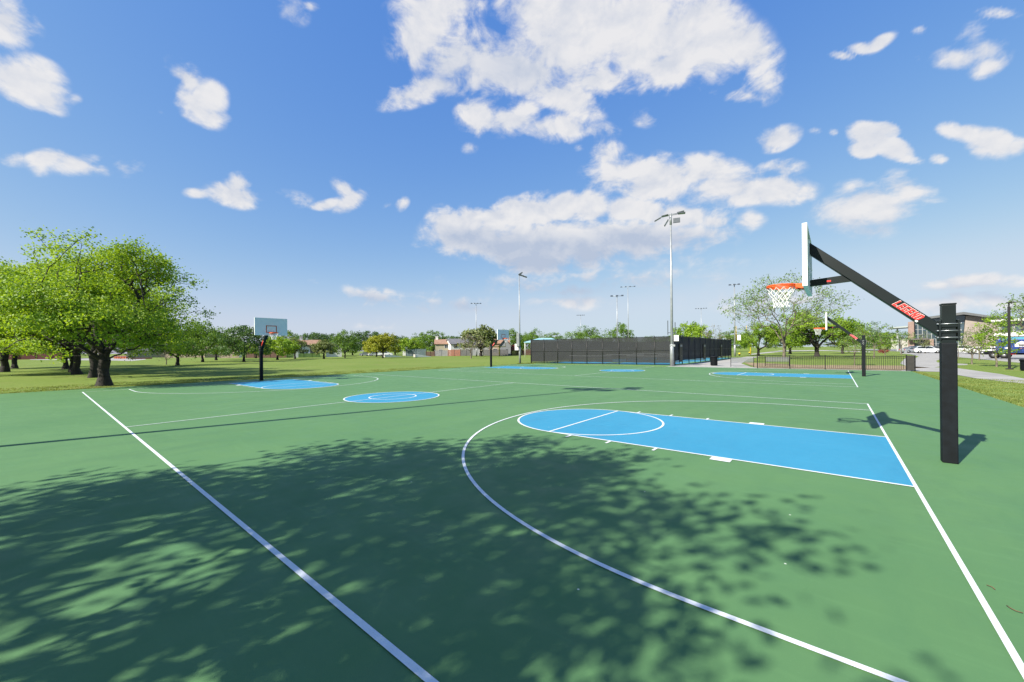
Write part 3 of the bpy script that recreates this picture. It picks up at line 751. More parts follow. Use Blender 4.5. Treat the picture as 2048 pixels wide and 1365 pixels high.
# right side
RG = 'trees on the lawn at the right'
SP = make_tree(41, 12.6, 8.3, 3.0, 3.4, 850, 9, .55, .22, .19, 'large sparse tree just coming into leaf, pale branches showing, behind the nearest rim', tuple(G(1568, 718.5)[:2])+(0,), rz=.8, leaf=L_PALE, bark=BARKL, flat=.3, inner=.25, asym=.2, group=RG, spread=1.1, keep=.9)
R1 = make_tree(42, 8.4, 6.2, 2.0, 2.0, 480, 30, .60, .27, .34, 'spreading bright green tree with thick trunk behind the far right hoop', tuple(G(1634, 713.5)[:2])+(0,), rz=2, leaf=L_BRIGHT, flat=.4, group=RG, lobes=16)
cp(R1, 'low round green tree between the yellow goal post and the sparse tree', 1517, 712, rz=4, sc=(.70,.70,.82), group=RG)
cp(R1, 'green tree behind the trunk of the sparse tree', 1580, D=100, rz=5, sc=(.8,.8,.9), group=RG)
cp(R1, 'bright green tree farther back right of the spreading one', 1685, D=98, rz=1, sc=(.8,.8,.98), group=RG)
Y1 = make_tree(43, 3.4, 1.15, 1.2, 1.1, 110, 12, .22, .12, .045, 'slender staked sapling behind the railing left of the far right hoop post', tuple(G(1709, 731)[:2])+(0,), leaf=L_PALE, bark=BARKL, group=RG, keep=.7)
Y2 = make_tree(44, 4.6, 1.15, 1.1, 1.2, 190, 16, .26, .13, .06, 'young bright green tree on the right lawn left of the black lamp post', tuple(G(1993, 733.5)[:2])+(0,), leaf=L_BRIGHT, bark=BARKL, group=RG, flat=.7)
Y3 = make_tree(45, 3.5, .9, 1.1, 1.0, 130, 6, .26, .12, .06, 'young brownish budding tree right of the nearest post', tuple(G(1944, 728.5)[:2])+(0,), leaf=L_OLIVE, bark=BARKL, group=RG, flat=.7, keep=.8)
cp(Y1, 'feathery olive green young tree right of the far right hoop post', 1748, D=62, rz=1, sc=(1.9,1.9,1.75), group=RG)
cp(Y2, 'small dense green tree left of the stone building', 1770, D=70, rz=2, sc=(1.15,1.15,.95), group=RG)
cp(Y1, 'pale young tree in front of the flat canopy', 1803, D=78, rz=3, sc=(1.8,1.8,1.5), group=RG)
cp(Y3, 'thin young tree in front of the glass doors', 1850, D=92, rz=3, sc=(1.4,1.4,1.45), group=RG)
cp(Y1, 'slim green sapling just right of the nearest post', 1917, D=52, rz=4, sc=(.85,.85,1.2), group=RG)
cp(Y3, 'second thin sapling behind the brownish one', 1958, D=48, rz=5, sc=(.9,.9,1.25), group=RG)
p = GD(2066, 45); make_tree(47, 7.6, 3.1, 2.6, 3.1, 260, 9, .45, .2, .12, 'airy light green tree at the right edge behind the black lamp post', (p.x, p.y, 0), leaf=L_PALE, bark=BARKL, group=RG, flat=.35, keep=.8)
p = G(1767, 707); m_ = make_tree(46, 1.1, .9, .2, .15, 90, 12, .25, .16, .03, 'low reddish shrub on the lawn beyond the railing', (p.x, p.y, 0), leaf=L_RED, bark=BARKL, name='shrub', cat='shrub', flat=.9)

# ================================================================== TALL SCREENED FENCE
FPOST = mat('fence_black', (.012,.013,.014), .5, .2, 5)
def screen_mat(name, col, a, fx=0):
    m = bpy.data.materials.new(name); m.use_nodes = True
    N = m.node_tree.nodes; L = m.node_tree.links; b = N['Principled BSDF']; out = N['Material Output']
    b.inputs['Base Color'].default_value = (*col, 1); b.inputs['Roughness'].default_value = .8
    tr = N.new('ShaderNodeBsdfTransparent'); ms = N.new('ShaderNodeMixShader')
    nz = N.new('ShaderNodeTexNoise'); nz.inputs['Scale'].default_value = 1.2; tc = N.new('ShaderNodeTexCoord'); L.new(tc.outputs['Object'], nz.inputs['Vector'])
    mr = N.new('ShaderNodeMapRange'); mr.inputs[1].default_value = .3; mr.inputs[2].default_value = .7; mr.inputs[3].default_value = a-.04; mr.inputs[4].default_value = a+.04
    L.new(nz.outputs['Fac'], mr.inputs[0]); L.new(mr.outputs[0], ms.inputs[0])
    L.new(tr.outputs[0], ms.inputs[1]); L.new(b.outputs[0], ms.inputs[2]); L.new(ms.outputs[0], out.inputs['Surface'])
    MATS[name] = m; return m
SCR = screen_mat('windscreen', (.013,.016,.019), .88)
SCR2 = screen_mat('windscreen_dense', (.012,.015,.02), .97)
FX0, FX1, FY0, FY1, FH = -32.0, -14.05, 33.6, 69.5, 3.10
def fence(name, label, A, B, n, H, panelmat, zlow=.12, gates=(), gap=0.0):
    A = Vector((A[0], A[1], 0)); B = Vector((B[0], B[1], 0)); d = (B-A); Ln = d.length; rz = math.atan2(d.y, d.x)
    t = thing(name, label, 'fence', (A.x, A.y, 0), rz)
    for i in range(n+1):
        x = Ln*i/n; m = MB(); m.tube([(x, 0, -.05), (x, 0, H+.06)], .048, 8); m.lathe([(.0, H+.10), (.045, H+.07), (.045, H+.04)], 8, (x, 0, 0)); m.build('post', FPOST, t)
    m = MB(); m.tube([(0, 0, H), (Ln, 0, H)], .025, 6); m.build('top_rail', FPOST, t)
    m = MB(); m.tube([(0, 0, zlow), (Ln, 0, zlow)], .02, 6); m.build('bottom_rail', FPOST, t)
    for i in range(n):
        x0, x1 = Ln*i/n+.05, Ln*(i+1)/n-.05
        m = MB(); k = 6; vs = []; fs = []
        for a in range(k+1):
            for b_ in range(4): 
                vs.append((x0+(x1-x0)*a/k, .03+.012*math.sin(a*1.3+i)*math.sin(b_*1.1), zlow+.08+(H-.03-zlow-.08)*b_/3+ (.03*math.sin(math.pi*a/k) if b_ == 0 else 0)))
        for a in range(k):
            for b_ in range(3): o = a*4+b_; fs.append((o, o+4, o+5, o+1))
        m.add(vs, fs); m.build('windscreen', panelmat, t, fixn=False)
    m = MB(); m.tube([(0, -.045, H*.52), (Ln, -.045, H*.52)], .018, 6); m.build('middle_rail', mat('rail_grey', (.09,.095,.10), .45, .1, 8, metal=.3), t)
    return t, Ln
fence('screened_fence', 'tall black fence with see-through dark windscreen facing the basketball courts', (FX0, FY0-.9), (FX1, FY0+.6), 9, FH, SCR)
fs_, Ln = fence('screened_fence', 'tall black windscreen fence with gates running away from the corner light pole', (FX1+.05, FY0+.75), (FX1-.9, FY1), 12, FH+.05, SCR2, zlow=.35)
for x in (1.6, 13.2, 25.0):
    m = MB(); m.box(x-.06, x+1.15, -.09, -.045, .30, 2.35); 
    gt = m.build('gate', FPOST, fs_)
    m = MB(); m.box(x+.15, x+.95, -.112, -.092, 1.98, 2.2); m.build('sign', mat('sign_grey', (.42,.44,.45), .5, .25, 25), gt)
    m = MB(); m.box(x+.15, x+.75, -.14, -.10, .93, 1.0); m.build('latch', mat('latch_grey', (.25,.25,.26), .4, .1, 9, metal=.6), gt)
fence('screened_fence', 'far side of the tall black fence seen through the windscreen', (FX0, FY1), (FX1-.9, FY1), 6, FH, SCR)
fence('screened_fence', 'left side of the tall black fence running away toward the canopy', (FX0, FY0-.8), (FX0, FY1-.1), 10, FH, SCR)
mb = MB(); mb.box(FX0-.3, FX1+.3, FY0-.9, FY1+.5, -.08, .003)
# pickleball floor: butt its near edge against the fence line
o = mb.build('enclosure_floor', GREEN); o['kind'] = 'structure'
mb = MB()
for i in range(2):
    for j in range(3): rect(mb, FX0+1.5+i*8.6, FX0+8.6+i*8.6, FY0+1.2+j*11.6, FY0+10.6+j*11.6, .008)
o = up(mb.build('enclosure_courts', BLUE)); o['kind'] = 'structure'
NETD = screen_mat('court_net', (.03,.035,.04), .6)
for i in range(2):
    for j in range(3):
        cx_, cy_ = FX0+5.05+i*8.6, FY0+5.9+j*11.6
        t = thing('court_net', 'low dark net behind the windscreen, %s in the %s row of blue courts' % (('left', 'right')[i], ('front', 'middle', 'back')[j]), 'net', (cx_, cy_, 0), 0, 'nets on the small blue courts')
        for s in (-1, 1): m = MB(); m.tube([(s*3.3, 0, 0), (s*3.3, 0, .95)], .035, 8); m.build('post', FPOST, t)
        m = MB(); m.add([(-3.27, 0, .06), (3.27, 0, .06), (3.27, 0, .88), (0, 0, .84), (-3.27, 0, .88)], [(0, 1, 2, 3, 4)]); m.build('mesh', NETD, t, fixn=False)
        m = MB(); m.tube([(-3.28, 0, .90), (0, 0, .86), (3.28, 0, .90)], .022, 6); m.build('tape', WHITE, t)

# ================================================================== LOW RAILING
IRON = mat('railing_black', (.010,.010,.012), .5, .2, 6, spec=.3)
pa, pb = Vector((-6.05, 31.35, 0)), Vector((3.30, 31.6, 0))
d = pb-pa; Ln = d.length; rz = math.atan2(d.y, d.x)
t = thing('railing', 'low black picket railing along the far right edge of the courts', 'fence', pa, rz)
npan = 4
for i in range(npan+1):
    m = MB(); x = Ln*i/npan; m.box(x-.035, x+.035, -.035, .035, -.02, 1.14, bev=.006); m.box(x-.042, x+.042, -.042, .042, 1.14, 1.16); m.build('post', IRON, t)
for i in range(npan):
    x0, x1 = Ln*i/npan+.035, Ln*(i+1)/npan-.035; m = MB()
    m.box(x0, x1, -.013, .013, 1.05, 1.085); m.box(x0, x1, -.013, .013, .90, .925); m.box(x0, x1, -.013, .013, .08, .105)
    k = int((x1-x0)/.118)
    for j in range(1, k): x = x0+(x1-x0)*j/k; m.box(x-.012, x+.012, -.010, .010, .105, .90); m.box(x-.012, x+.012, -.010, .010, .925, 1.05)
    m.build('picket_panel', IRON, t)
m = MB(); m.box(Ln+.02-.0, Ln+.40, -.028, .028, .02, 1.12); m.build('gate_leaf', mat('gate_dark', (.035,.032,.030), .5, .2, 5), t)
m = MB(); m.box(Ln+.41, Ln+.48, -.035, .035, -.02, 1.14, bev=.006); m.build('post', IRON, t)

# ================================================================== LITTER BIN AND BENCHES
def make_bin(label, loc):
    t = thing('litter_bin', label, 'litter bin', loc, 0)
    m = MB(); m.lathe([(.0, .0), (.24, .0), (.27, .06), (.29, .78), (.30, .80), (.27, .80), (.26, .1), (0, .1)], 24)
    for i in range(24):
        a = 2*math.pi*i/24; m.box(-.006, .012, -.018, .018, .05, .78, M=Matrix.Translation((.283*math.cos(a), .283*math.sin(a), 0))@Matrix.Rotation(a, 4, 'Z'))
    m.build('body', BLK, t)
    m = MB(); m.lathe([(.20, .93), (.30, .95), (.33, .90), (.33, .80), (.30, .80)], 24); m.build('lid', BLK, t)
    return t
p = G(1428, 731.5); BN = make_bin('black litter bin beside the gates of the tall fence', (p.x, p.y, 0)); BN.scale = (1.12, 1.12, 1.02)
p = G(2054, 741.5); dup(BN, (p.x, p.y, 0), .4, 'black litter bin on the lawn at the right edge', None, (1.05, 1.05, .85))
MESHM = mat('bench_mesh', (.26,.28,.30), .5, .2, 30, metal=.3)
def make_bench(label, loc, rz, slatmat):
    t = thing('bench', label, 'bench', loc, rz, 'benches beyond the court edge')
    m = MB(); vs = []
    for i in range(9): z = .50+i*.045; y = .02+i*.016; m.box(-.90, .90, y, y+.012, z, z+.032)
    m.build('backrest', slatmat, t)
    m = MB()
    for i in range(8): m.box(-.90, .90, -.44+i*.055, -.40+i*.055, .43, .45)
    m.build('seat', slatmat, t)
    for s in (-1, 1):
        m = MB(); m.tube([(s*.93, .02, 0), (s*.93, .0, .44), (s*.93, .16, .94)], .022, 8); m.tube([(s*.93, -.42, 0), (s*.93, -.42, .66), (s*.93, -.36, .68), (s*.93, .07, .68)], .02, 8); m.tube([(s*.93, -.42, .43), (s*.93, .0, .43)], .02, 6)
        m.build('frame_end', IRON, t)
    m = MB(); m.tube([(-.93, .02, .16), (.93, .02, .16)], .014, 6); m.build('stretcher', IRON, t)
    return t
p = G(1482, 735); B1 = make_bench('pale grey slatted bench between the litter bin and the railing', (p.x, p.y+.6, 0), face_cam(p)+math.pi, MESHM)
p = G(1552, 734); dup(B1, (p.x, p.y+1.0, 0), face_cam(p)+math.pi, 'grey slatted bench standing behind the railing', 'benches beyond the court edge')

# ================================================================== LIGHT POLES
GALV = mat('galvanised', (.46,.49,.52), .42, .14, 2.5, metal=.35)
LAMP = mat('lamp_housing', (.10,.12,.14), .45, .15, 6, metal=.3)
LENS = mat('lamp_lens', (.45,.47,.44), .3, .1, 30)
BOXM = mat('cabinet_grey', (.40,.43,.44), .5, .1, 4)
BOXW = mat('cabinet_white', (1.05,1.05,1.05), .5, .06, 4)
def light_pole(label, u, D, H, r=.11, heads=4, span=2.4, style='T', base=True, loc=None, rz=None, boxes=()):
    p = loc or GD(u, D)
    t = thing('light_pole', label, 'light pole', (p[0], p[1], 0), face_cam(Vector((p[0], p[1], 0))) if rz is None else rz, 'tall sports light poles')
    m = MB(); m.tube([(0, 0, -.05), (0, 0, H*.5), (0, 0, H)], [r, r*.75, r*.5], 12); m.build('pole', GALV, t)
    if base: m = MB(); m.tube([(0, 0, -.02), (0, 0, 2.2), (0, 0, 2.25)], [r*1.45, r*1.3, r*1.0], 14); m.build('base_sleeve', GALV, t)
    if style == 'T':
        m = MB(); m.tube([(-span/2, 0, H-.15), (span/2, 0, H-.15)], .05, 6); m.build('crossarm', GALV, t)
        for i in range(heads):
            x = -span/2+span*i/(heads-1); m = MB()
            M = Matrix.Translation((x, -.25, H-.12))@Matrix.Rotation(math.radians(25), 4, 'X')
            m.box(-.22, .22, -.30, .25, -.06, .05, M=M, bev=.02); m.build('lamp_head', LAMP, t)
    elif style == 'star':
        m = MB(); m.tube([(0, 0, H-1.1), (0, 0, H+.05)], r*.8, 10)
        m.tube([(-1.15, 0, H-.22), (1.0, .0, H-.05)], .04, 6); m.tube([(-.6, -.3, H-.12), (1.1, .3, H+.1)], .03, 6); m.build('crossarm', GALV, t)
        for (x, y, z, rx, ry, rzz) in ((-1.25, -.1, H-.42, 10, -25, 0), (-.55, -.2, H-.15, 5, -8, 0), (1.05, 0, H-.05, 0, 2, 0), (.55, -.1, H-.75, 78, 0, 0), (-.42, 0, H-.85, 0, -58, 0), (.95, .4, H+.18, 0, -8, 0)):
            m = MB(); M = Matrix.Translation((x, y, z))@Euler([math.radians(q) for q in (rx, ry, rzz)]).to_matrix().to_4x4()
            m.box(-.34, .34, -.26, .26, -.045, .045, M=M, bev=.02); hd = m.build('lamp_head', LAMP, t)
            m = MB(); m.box(-.29, .29, -.21, .21, -.051, -.046, M=M); m.build('lens', LENS, hd)
    elif style == 'side':
        m = MB(); m.tube([(0, 0, H-.25), (.75, 0, H-.45)], .04, 6); m.tube([(0, .0, H-.05), (.3, .2, H-.1)], .03, 6); m.build('crossarm', GALV, t)
        for (x, z, ry) in ((.35, H-.30, 18), (.75, H-.46, 18), (.18, H-.05, -30)):
            m = MB(); M = Matrix.Translation((x, -.1, z))@Euler((0, math.radians(ry), 0)).to_matrix().to_4x4(); m.box(-.30, .30, -.2, .2, -.06, .06, M=M, bev=.02); m.build('lamp_head', LAMP, t)
    for (x, z0, z1, w, dd, mm, nm) in boxes:
        m = MB(); m.box(x-w/2, x+w/2, -r-dd, -r*.9, z0, z1, bev=.01); m.build(nm, mm, t)
    return t
P1 = light_pole('tallest light pole at the corner of the tall fence, with six flat lamps', 1342, None, 15.7, r=.15, style='star', loc=(-13.75, 32.6, 0), boxes=((.42, 2.55, 3.15, .45, .3, BOXW, 'cabinet'), (.05, 2.0, 2.2, .5, .05, BOXM, 'bracket')))
m = MB(); m.box(-.42, -.34, -.05, .05, 3.2, 4.7); m.box(.28, .36, -.05, .05, 3.2, 4.5); m.box(-.42, .36, -.03, .03, 3.4, 3.46); m.build('antenna', LAMP, P1)
light_pole('slim light pole with a grey cabinet between the far backboard and the tall fence', 1040, None, 11.9, r=.10, style='side', loc=tuple(G(1040, 727.5)), boxes=((-.25, 2.3, 4.0, .36, .3, BOXM, 'cabinet'), (-.42, 1.75, 2.6, .5, .12, BOXW, 'sign_panel')))
light_pole('light pole with small crossarm beside the bare grey tree', 953, 113, 15.4, r=.14, heads=4, span=2.6)
light_pole('faint light pole far behind the left half of the tall fence', 1162, 170, 16.6, r=.13, heads=5, span=3)
light_pole('light pole with side arms, left one of the twin poles behind the tall fence', 1235, 76, 12.2, r=.13, heads=3, span=2.0)
light_pole('taller light pole with four lamps, right one of the twin poles', 1257, 110, 19.3, r=.13, heads=4, span=3.6)
light_pole('faint light pole behind the bare brown tree', 1403, 150, 17.0, r=.13, heads=5, span=3.6)
light_pole('light pole beside the sparse tree', 1470, None, 14.9, r=.15, heads=3, span=1.6, loc=tuple(G(1470, 713)), boxes=((.75, 3.3, 4.4, .6, .1, BOXW, 'sign_panel'),))
light_pole('light pole beyond the near left corner that throws the long shadow over the court', 0, None, 17.0, r=.13, style='star', loc=(-15.1, -13.8, 0), rz=.3)
# black lamp post
p = G(2019, 738.5)
t = thing('lamp_post', 'black park lamp post with a flat head on the lawn at the right', 'lamp post', (p.x, p.y, 0), face_cam(p))
m = MB(); m.box(-.075, .075, -.075, .075, 0, 4.75, bev=.01); m.build('pole', IRON, t)
m = MB(); m.box(-.19, .19, -.19, .19, -.01, .05, bev=.01); m.build('base_plate', IRON, t)
m = MB(); m.tube([(0, 0, 4.7), (0, 0, 4.98), (.12, 0, 5.02)], .035, 8); m.box(-.12, .42, -.13, .13, 5.02, 5.08, bev=.012); m.build('lamp_head', IRON, t)

# ================================================================== GOAL POSTS, SCOREBOARD, CANOPY, BARRIERS
YEL = mat('goal_yellow', (.78,.60,.04), .5, .08, 8)
def goal(label, u, v, h, ux, uw, off, group='yellow football goal posts'):
    p = G(u, v); t = thing('goal_post', label, 'goal post', (p.x, p.y, 0), face_cam(p), group)
    m = MB(); m.tube([(off, 0, 0), (off, 0, h-1.3), (off*.8, 0, h-.5), (off*.35, 0, h-.08), (0, 0, h)], .14, 10); m.build('gooseneck', YEL, t)
    m = MB(); m.tube([(-uw/2, 0, h), (uw/2, 0, h)], .09, 8); m.build('crossbar', YEL, t)
    for s in (-1, 1): m = MB(); m.tube([(s*uw/2, 0, h), (s*uw/2, 0, h+ux)], .06, 8); m.build('upright', mat('upright_yellow', (.75,.50,.08), .5), t)
    return t
goal('yellow gooseneck goal post beyond the tall fence at the right', 1483, 710, 3.1, 4.0, 2.2, 1.9)
goal('thin yellow goal post in front of the houses near the far backboard', 1000, 712.5, 2.7, 4.2, 3.4, -.2)
for k, (u, v, lb) in enumerate(((1479, 711.5, 'small yellow and black marker left of the yellow goal post'), (1499, 708.5, 'small yellow marker right of the yellow goal post'))):
    p = G(u, v); t = thing('field_marker', lb, 'marker', (p.x, p.y, 0), 0, 'yellow field markers')
    m = MB(); m.lathe([(0, .62), (.18, .60), (.22, .45), (.2, .30)], 12); m.build('top', YEL, t); m = MB(); m.lathe([(.18, .33), (.17, 0), (0, 0)], 12); m.build('base', BLK, t)
p = GD(1027, 125); t = thing('scoreboard', 'dark red scoreboard with arched top in front of the far trees', 'scoreboard', (p.x, p.y, 0), face_cam(p))
m = MB(); m.prism([(-1.7,1.6),(1.7,1.6),(1.7,2.9),(1.1,3.2),(0,3.35),(-1.1,3.2),(-1.7,2.9)], 'y', -.15, .15); m.build('panel', mat('maroon', (.16,.018,.025), .5, .15, 3), t)
m = MB(); m.box(-1.1, 1.1, -.17, -.152, 2.25, 2.55); m.box(-1.3, 1.3, -.17, -.152, 1.8, 1.95); m.build('display', mat('display_pink', (.32,.08,.09), .5), t)
for s in (-1, 1): m = MB(); m.box(s*1.2-.1, s*1.2+.1, -.1, .1, 0, 1.6); m.build('post', IRON, t)
SHADE = mat('shade_cloth', (.34,.62,.72), .75, .06, 2)
p = GD(1090, 95); t = thing('shade_canopy', 'pale blue shade canopy behind the left end of the tall fence', 'canopy', (p.x, p.y, 0), face_cam(p)-.25)
m = MB(); m.add([(-4.4,-3,3.6),(4.2,-3,3.6),(4.2,3,3.6),(-4.4,3,3.6),(-1.6,0,4.55),(1.6,0,4.55),(-4.4,-3,3.45),(4.2,-3,3.45),(4.2,3,3.45),(-4.4,3,3.45)], [(0,1,5,4),(1,2,5),(2,3,4,5),(3,0,4),(0,6,7,1),(1,7,8,2),(2,8,9,3),(3,9,6,0)]); m.build('cloth', SHADE, t, fixn=True)
for x in (-4.2, 4.0):
    for y in (-2.8, 2.8): m = MB(); m.tube([(x, y, 0), (x, y, 3.55)], .09, 8); m.build('post', BOXW, t)
p0 = G(242, 719)
BAR = mat('barrier_orange', (.72,.20,.07), .6, .1, 5); 
for i in range(8):
    p = G(231+i*3.2, 717.6); t = thing('barrier', 'orange and white traffic barrier, number %s from the left in the line on the turnaround' % ('one','two','three','four','five','six','seven','eight')[i], 'barrier', (p.x, p.y, 0), face_cam(p)+.3, 'orange barriers on the turnaround')
    m = MB(); m.prism([(-.3,0),(.3,0),(.12,.55),(.1,1.0),(-.1,1.0),(-.12,.55)], 'x', -.34, .34); m.build('body', BAR, t)
    m = MB(); m.box(-.30, .30, -.125, .125, .66, .84); m.build('reflective_band', DWHITE, t)
p = G(283, 718.2); t = thing('planter_kerb', 'low red brick island beside the orange barriers', 'kerb', (p.x, p.y, 0), face_cam(p))
m = MB(); m.box(-2.6, 2.6, -1, 1, 0, .35, bev=.05); m.build('brick_rim', mat('brick_red', (.36,.12,.08), .85, .25, 3), t); m = MB(); m.box(-2.2, 2.2, -.6, .6, .3, .37); m.build('soil', mulch, t)

# ================================================================== LONG BRICK WALL AND HOUSES
def brickmat(name, c1, c2, mortar, sc=4.):
    c1, c2, mortar = af(c1), af(c2), af(mortar)
    m = bpy.data.materials.new(name); m.use_nodes = True
    N = m.node_tree.nodes; L = m.node_tree.links; b = N['Principled BSDF']; b.inputs['Roughness'].default_value = .9
    tc = N.new('ShaderNodeTexCoord'); mp = N.new('ShaderNodeMapping'); mp.inputs['Rotation'].default_value = (math.pi/2, 0, 0)
    L.new(tc.outputs['Object'], mp.inputs['Vector'])
    br = N.new('ShaderNodeTexBrick'); br.inputs['Scale'].default_value = sc
    br.inputs['Color1'].default_value = (*c1, 1); br.inputs['Color2'].default_value = (*c2, 1); br.inputs['Mortar'].default_value = (*mortar, 1)
    L.new(mp.outputs[0], br.inputs['Vector']); L.new(br.outputs['Color'], b.inputs['Base Color'])
    MATS[name] = m; return m
BRICK = brickmat('red_brick', (.20,.055,.045), (.27,.08,.06), (.25,.14,.11))
BRICKT = brickmat('tan_brick', (.36,.27,.21), (.42,.32,.25), (.45,.40,.34), 2.5)
a, b = GD(-60, 140), GD(123, 150)
t = thing('brick_building', 'long low red brick building seen under the trees at the left', 'building', ((a.x+b.x)/2, (a.y+b.y)/2, 0), math.atan2(b.y-a.y, b.x-a.x))
hl = (b-a).length/2
m = MB(); m.box(-hl, hl, 0, 8, -.1, 3.0); m.build('wall', BRICK, t)
m = MB(); m.box(-hl-.2, hl+.2, -.2, 8.2, 3.0, 3.25); m.build('coping', mat('coping', (.22,.10,.09), .8), t)
for i in range(5): x = -hl+3+i*(2*hl-6)/4; m = MB(); m.box(x-.25, x+.25, -.12, 0, 0, 3.0); m.build('pier', BRICK, t)

TILE_O = mat('roof_orange', (.42,.25,.17), .9, .2, 1.5); TILE_G = mat('roof_grey', (.20,.20,.22), .9, .2, 1.5); TILE_B = mat('roof_brown', (.24,.17,.13), .9, .2, 1.5)
STUC_W = mat('stucco_white', (1.0,.98,.95), .9, .06, 1.); STUC_T = mat('stucco_tan', (.50,.38,.27), .9, .08, 1.); STUC_G = mat('siding_grey', (.30,.32,.34), .9, .08, 1.); STUC_Y = mat('stucco_cream', (.52,.47,.34), .9, .08, 1.)
GLASS = mat('window_glass', (.04,.05,.06), .12, .3, .6, spec=.8)
def house(label, u, D, w, dp, wh, rh, wall, roof, ridge='x', chim=None, rz=0., wins=((-.25,1.2),(.25,1.2)), garage=False):
    p = GD(u, D); t = thing('house', label, 'house', (p.x, p.y, 0), face_cam(p)+rz, 'houses beyond the park')
    m = MB()
    if ridge == 'x':
        m.box(-w/2, w/2, -dp/2, dp/2, -.1, wh)
        for s in (-1, 1): m.prism([(-dp/2, wh), (dp/2, wh), (0, wh+rh)], 'x', s*w/2-s*.25, s*w/2)
    else:
        m.prism([(-w/2, -.1), (w/2, -.1), (w/2, wh), (0, wh+rh), (-w/2, wh)], 'y', -dp/2, dp/2)
    m.build('wall', wall, t)
    m = MB(); e = .35; th = .18
    if ridge == 'x':
        for s in (-1, 1): m.prism([(s*(dp/2+e), wh-e*rh/(dp/2)+.02), (s*(dp/2+e), wh-e*rh/(dp/2)+.02+th), (0, wh+rh+th+.02), (0, wh+rh+.02)], 'x', -w/2-e, w/2+e)
    else:
        for s in (-1, 1): m.prism([(s*(w/2+e), wh-e*rh/(w/2)+.02), (s*(w/2+e), wh-e*rh/(w/2)+.02+th), (0, wh+rh+th+.02), (0, wh+rh+.02)], 'y', -dp/2-e, dp/2+e)
    rf = m.build('roof', roof, t)
    if chim is not None:
        m = MB(); m.box(chim*w-.45, chim*w+.45, -.4, .4, wh+.2, wh+rh+1.1); m.box(chim*w-.55, chim*w+.55, -.5, .5, wh+rh+1.1, wh+rh+1.3); m.build('chimney', STUC_W, rf)
    for (fx, z) in wins:
        m = MB(); x = fx*w; m.box(x-.65, x+.65, -dp/2-.05, -dp/2+.02, z-.05, z+1.25); wn_ = m.build('window', DWHITE, t)
        m = MB(); m.box(x-.56, x-.03, -dp/2-.06, -dp/2-.04, z+.03, z+1.17); m.box(x+.03, x+.56, -dp/2-.06, -dp/2-.04, z+.03, z+1.17); m.build('pane', GLASS, wn_)
    if garage: m = MB(); m.box(-1.4, 1.4, -dp/2-.04, -dp/2+.02, 0, 2.2); m.build('garage_door', DWHITE, t)
    return t
house('orange roofed two storey house with white gable, behind the olive tree', 618, 132, 6.6, 8, 4.0, 1.6, STUC_T, TILE_O, 'x', -.35, wins=((.1,2.7),(-.2,.8)))
house('white gable house left of the olive tree', 604, 128, 4.6, 8, 3.0, 1.9, STUC_W, TILE_B, 'y', wins=((.0,1.0),))
house('white gabled house right of the olive tree', 668, 136, 4.8, 8, 3.1, 2.4, STUC_W, TILE_G, 'y', wins=((-.15,.9),))
house('low tan house hidden under trees beside the left hoop', 440, 150, 9, 8, 2.6, 1.8, STUC_T, TILE_B, 'x', .3)
house('white roofed shed behind the fence left of the left hoop', 470, 145, 4, 5, 2.4, 1.4, STUC_W, STUC_W, 'y', wins=())
house('low tan house behind the bright tree under the left backboard', 540, 140, 14, 8, 2.3, 1.4, STUC_Y, TILE_G, 'x', wins=((-.3,.8),(0,.8),(.3,.8)))
house('house with brown roof between the bright tree and the grey fence', 822, 150, 6, 8, 3.0, 1.7, STUC_W, TILE_B, 'y', wins=((0,1.2),))
house('cream house with orange roof and two chimneys left of the field light', 889, 138, 6.2, 8, 4.0, 1.5, STUC_Y, TILE_O, 'x', -.42, wins=((.1,2.6),(-.2,.9)))
house('house with grey roof and white upper wall above the brick fence', 915, 136, 6.6, 8, 3.9, 1.7, STUC_W, TILE_G, 'x', .3, rz=.25, wins=((-.25,2.6),(.2,2.6)))
house('grey roofed house right of the bare grey tree', 967, 135, 7.5, 8, 3.2, 2.1, STUC_G, TILE_G, 'x', rz=-.2, wins=((0,1.0),))
house('orange roofed house behind the far hoop post', 998, 130, 6.4, 8, 3.9, 1.8, STUC_T, TILE_O, 'x', .02, wins=((-.2,1.0),))
house('grey gable house beside the red scoreboard', 1010, 127, 3.6, 8, 3.1, 2.1, STUC_G, TILE_B, 'y', wins=())
house('white house glimpsed through the trees at the far left', 300, 170, 14, 8, 2.8, 1.6, STUC_Y, TILE_G, 'x')
house('brick coloured house behind the round green trees', 385, 160, 12, 8, 2.6, 1.7, mat('brick_plain', (.32,.13,.10), .9, .2, 3), TILE_B, 'x')
def yard_fence(label, u0, u1, D, h, m_, cat='fence'):
    a, b = GD(u0, D), GD(u1, D); t = thing('yard_fence', label, cat, ((a.x+b.x)/2, (a.y+b.y)/2, 0), math.atan2(b.y-a.y, b.x-a.x), 'yard fences in front of the houses')
    hl = (b-a).length/2; k = max(2, int(hl*2/2.4)); m = MB()
    nb = int(hl*2/.16)
    for i in range(nb): x = -hl+2*hl*i/nb; m.box(x+.01, x+2*hl/nb-.01, -.02+.012*(i % 2), .02+.012*(i % 2), 0, h+.03*math.sin(i*1.7))
    m.build('boards', m_, t)
    for i in range(k+1): x = -hl+2*hl*i/k; m = MB(); m.box(x-.07, x+.07, -.10, -.02, 0, h+.12); m.build('post', m_, t)
WD_G = mat('fence_wood_grey', (.17,.17,.17), .9, .2, 2); WD_T = mat('fence_wood_tan', (.40,.33,.25), .9, .2, 2); WD_B = mat('fence_wood_brown', (.16,.09,.07), .9, .2, 2); WD_D = mat('fence_wood_teal', (.13,.19,.21), .9, .2, 2)
WD_R = mat('fence_brick', (.42,.17,.11), .9, .2, 2)
yard_fence('tan board fence left of the left hoop', 440, 478, 128, 2.0, WD_T)
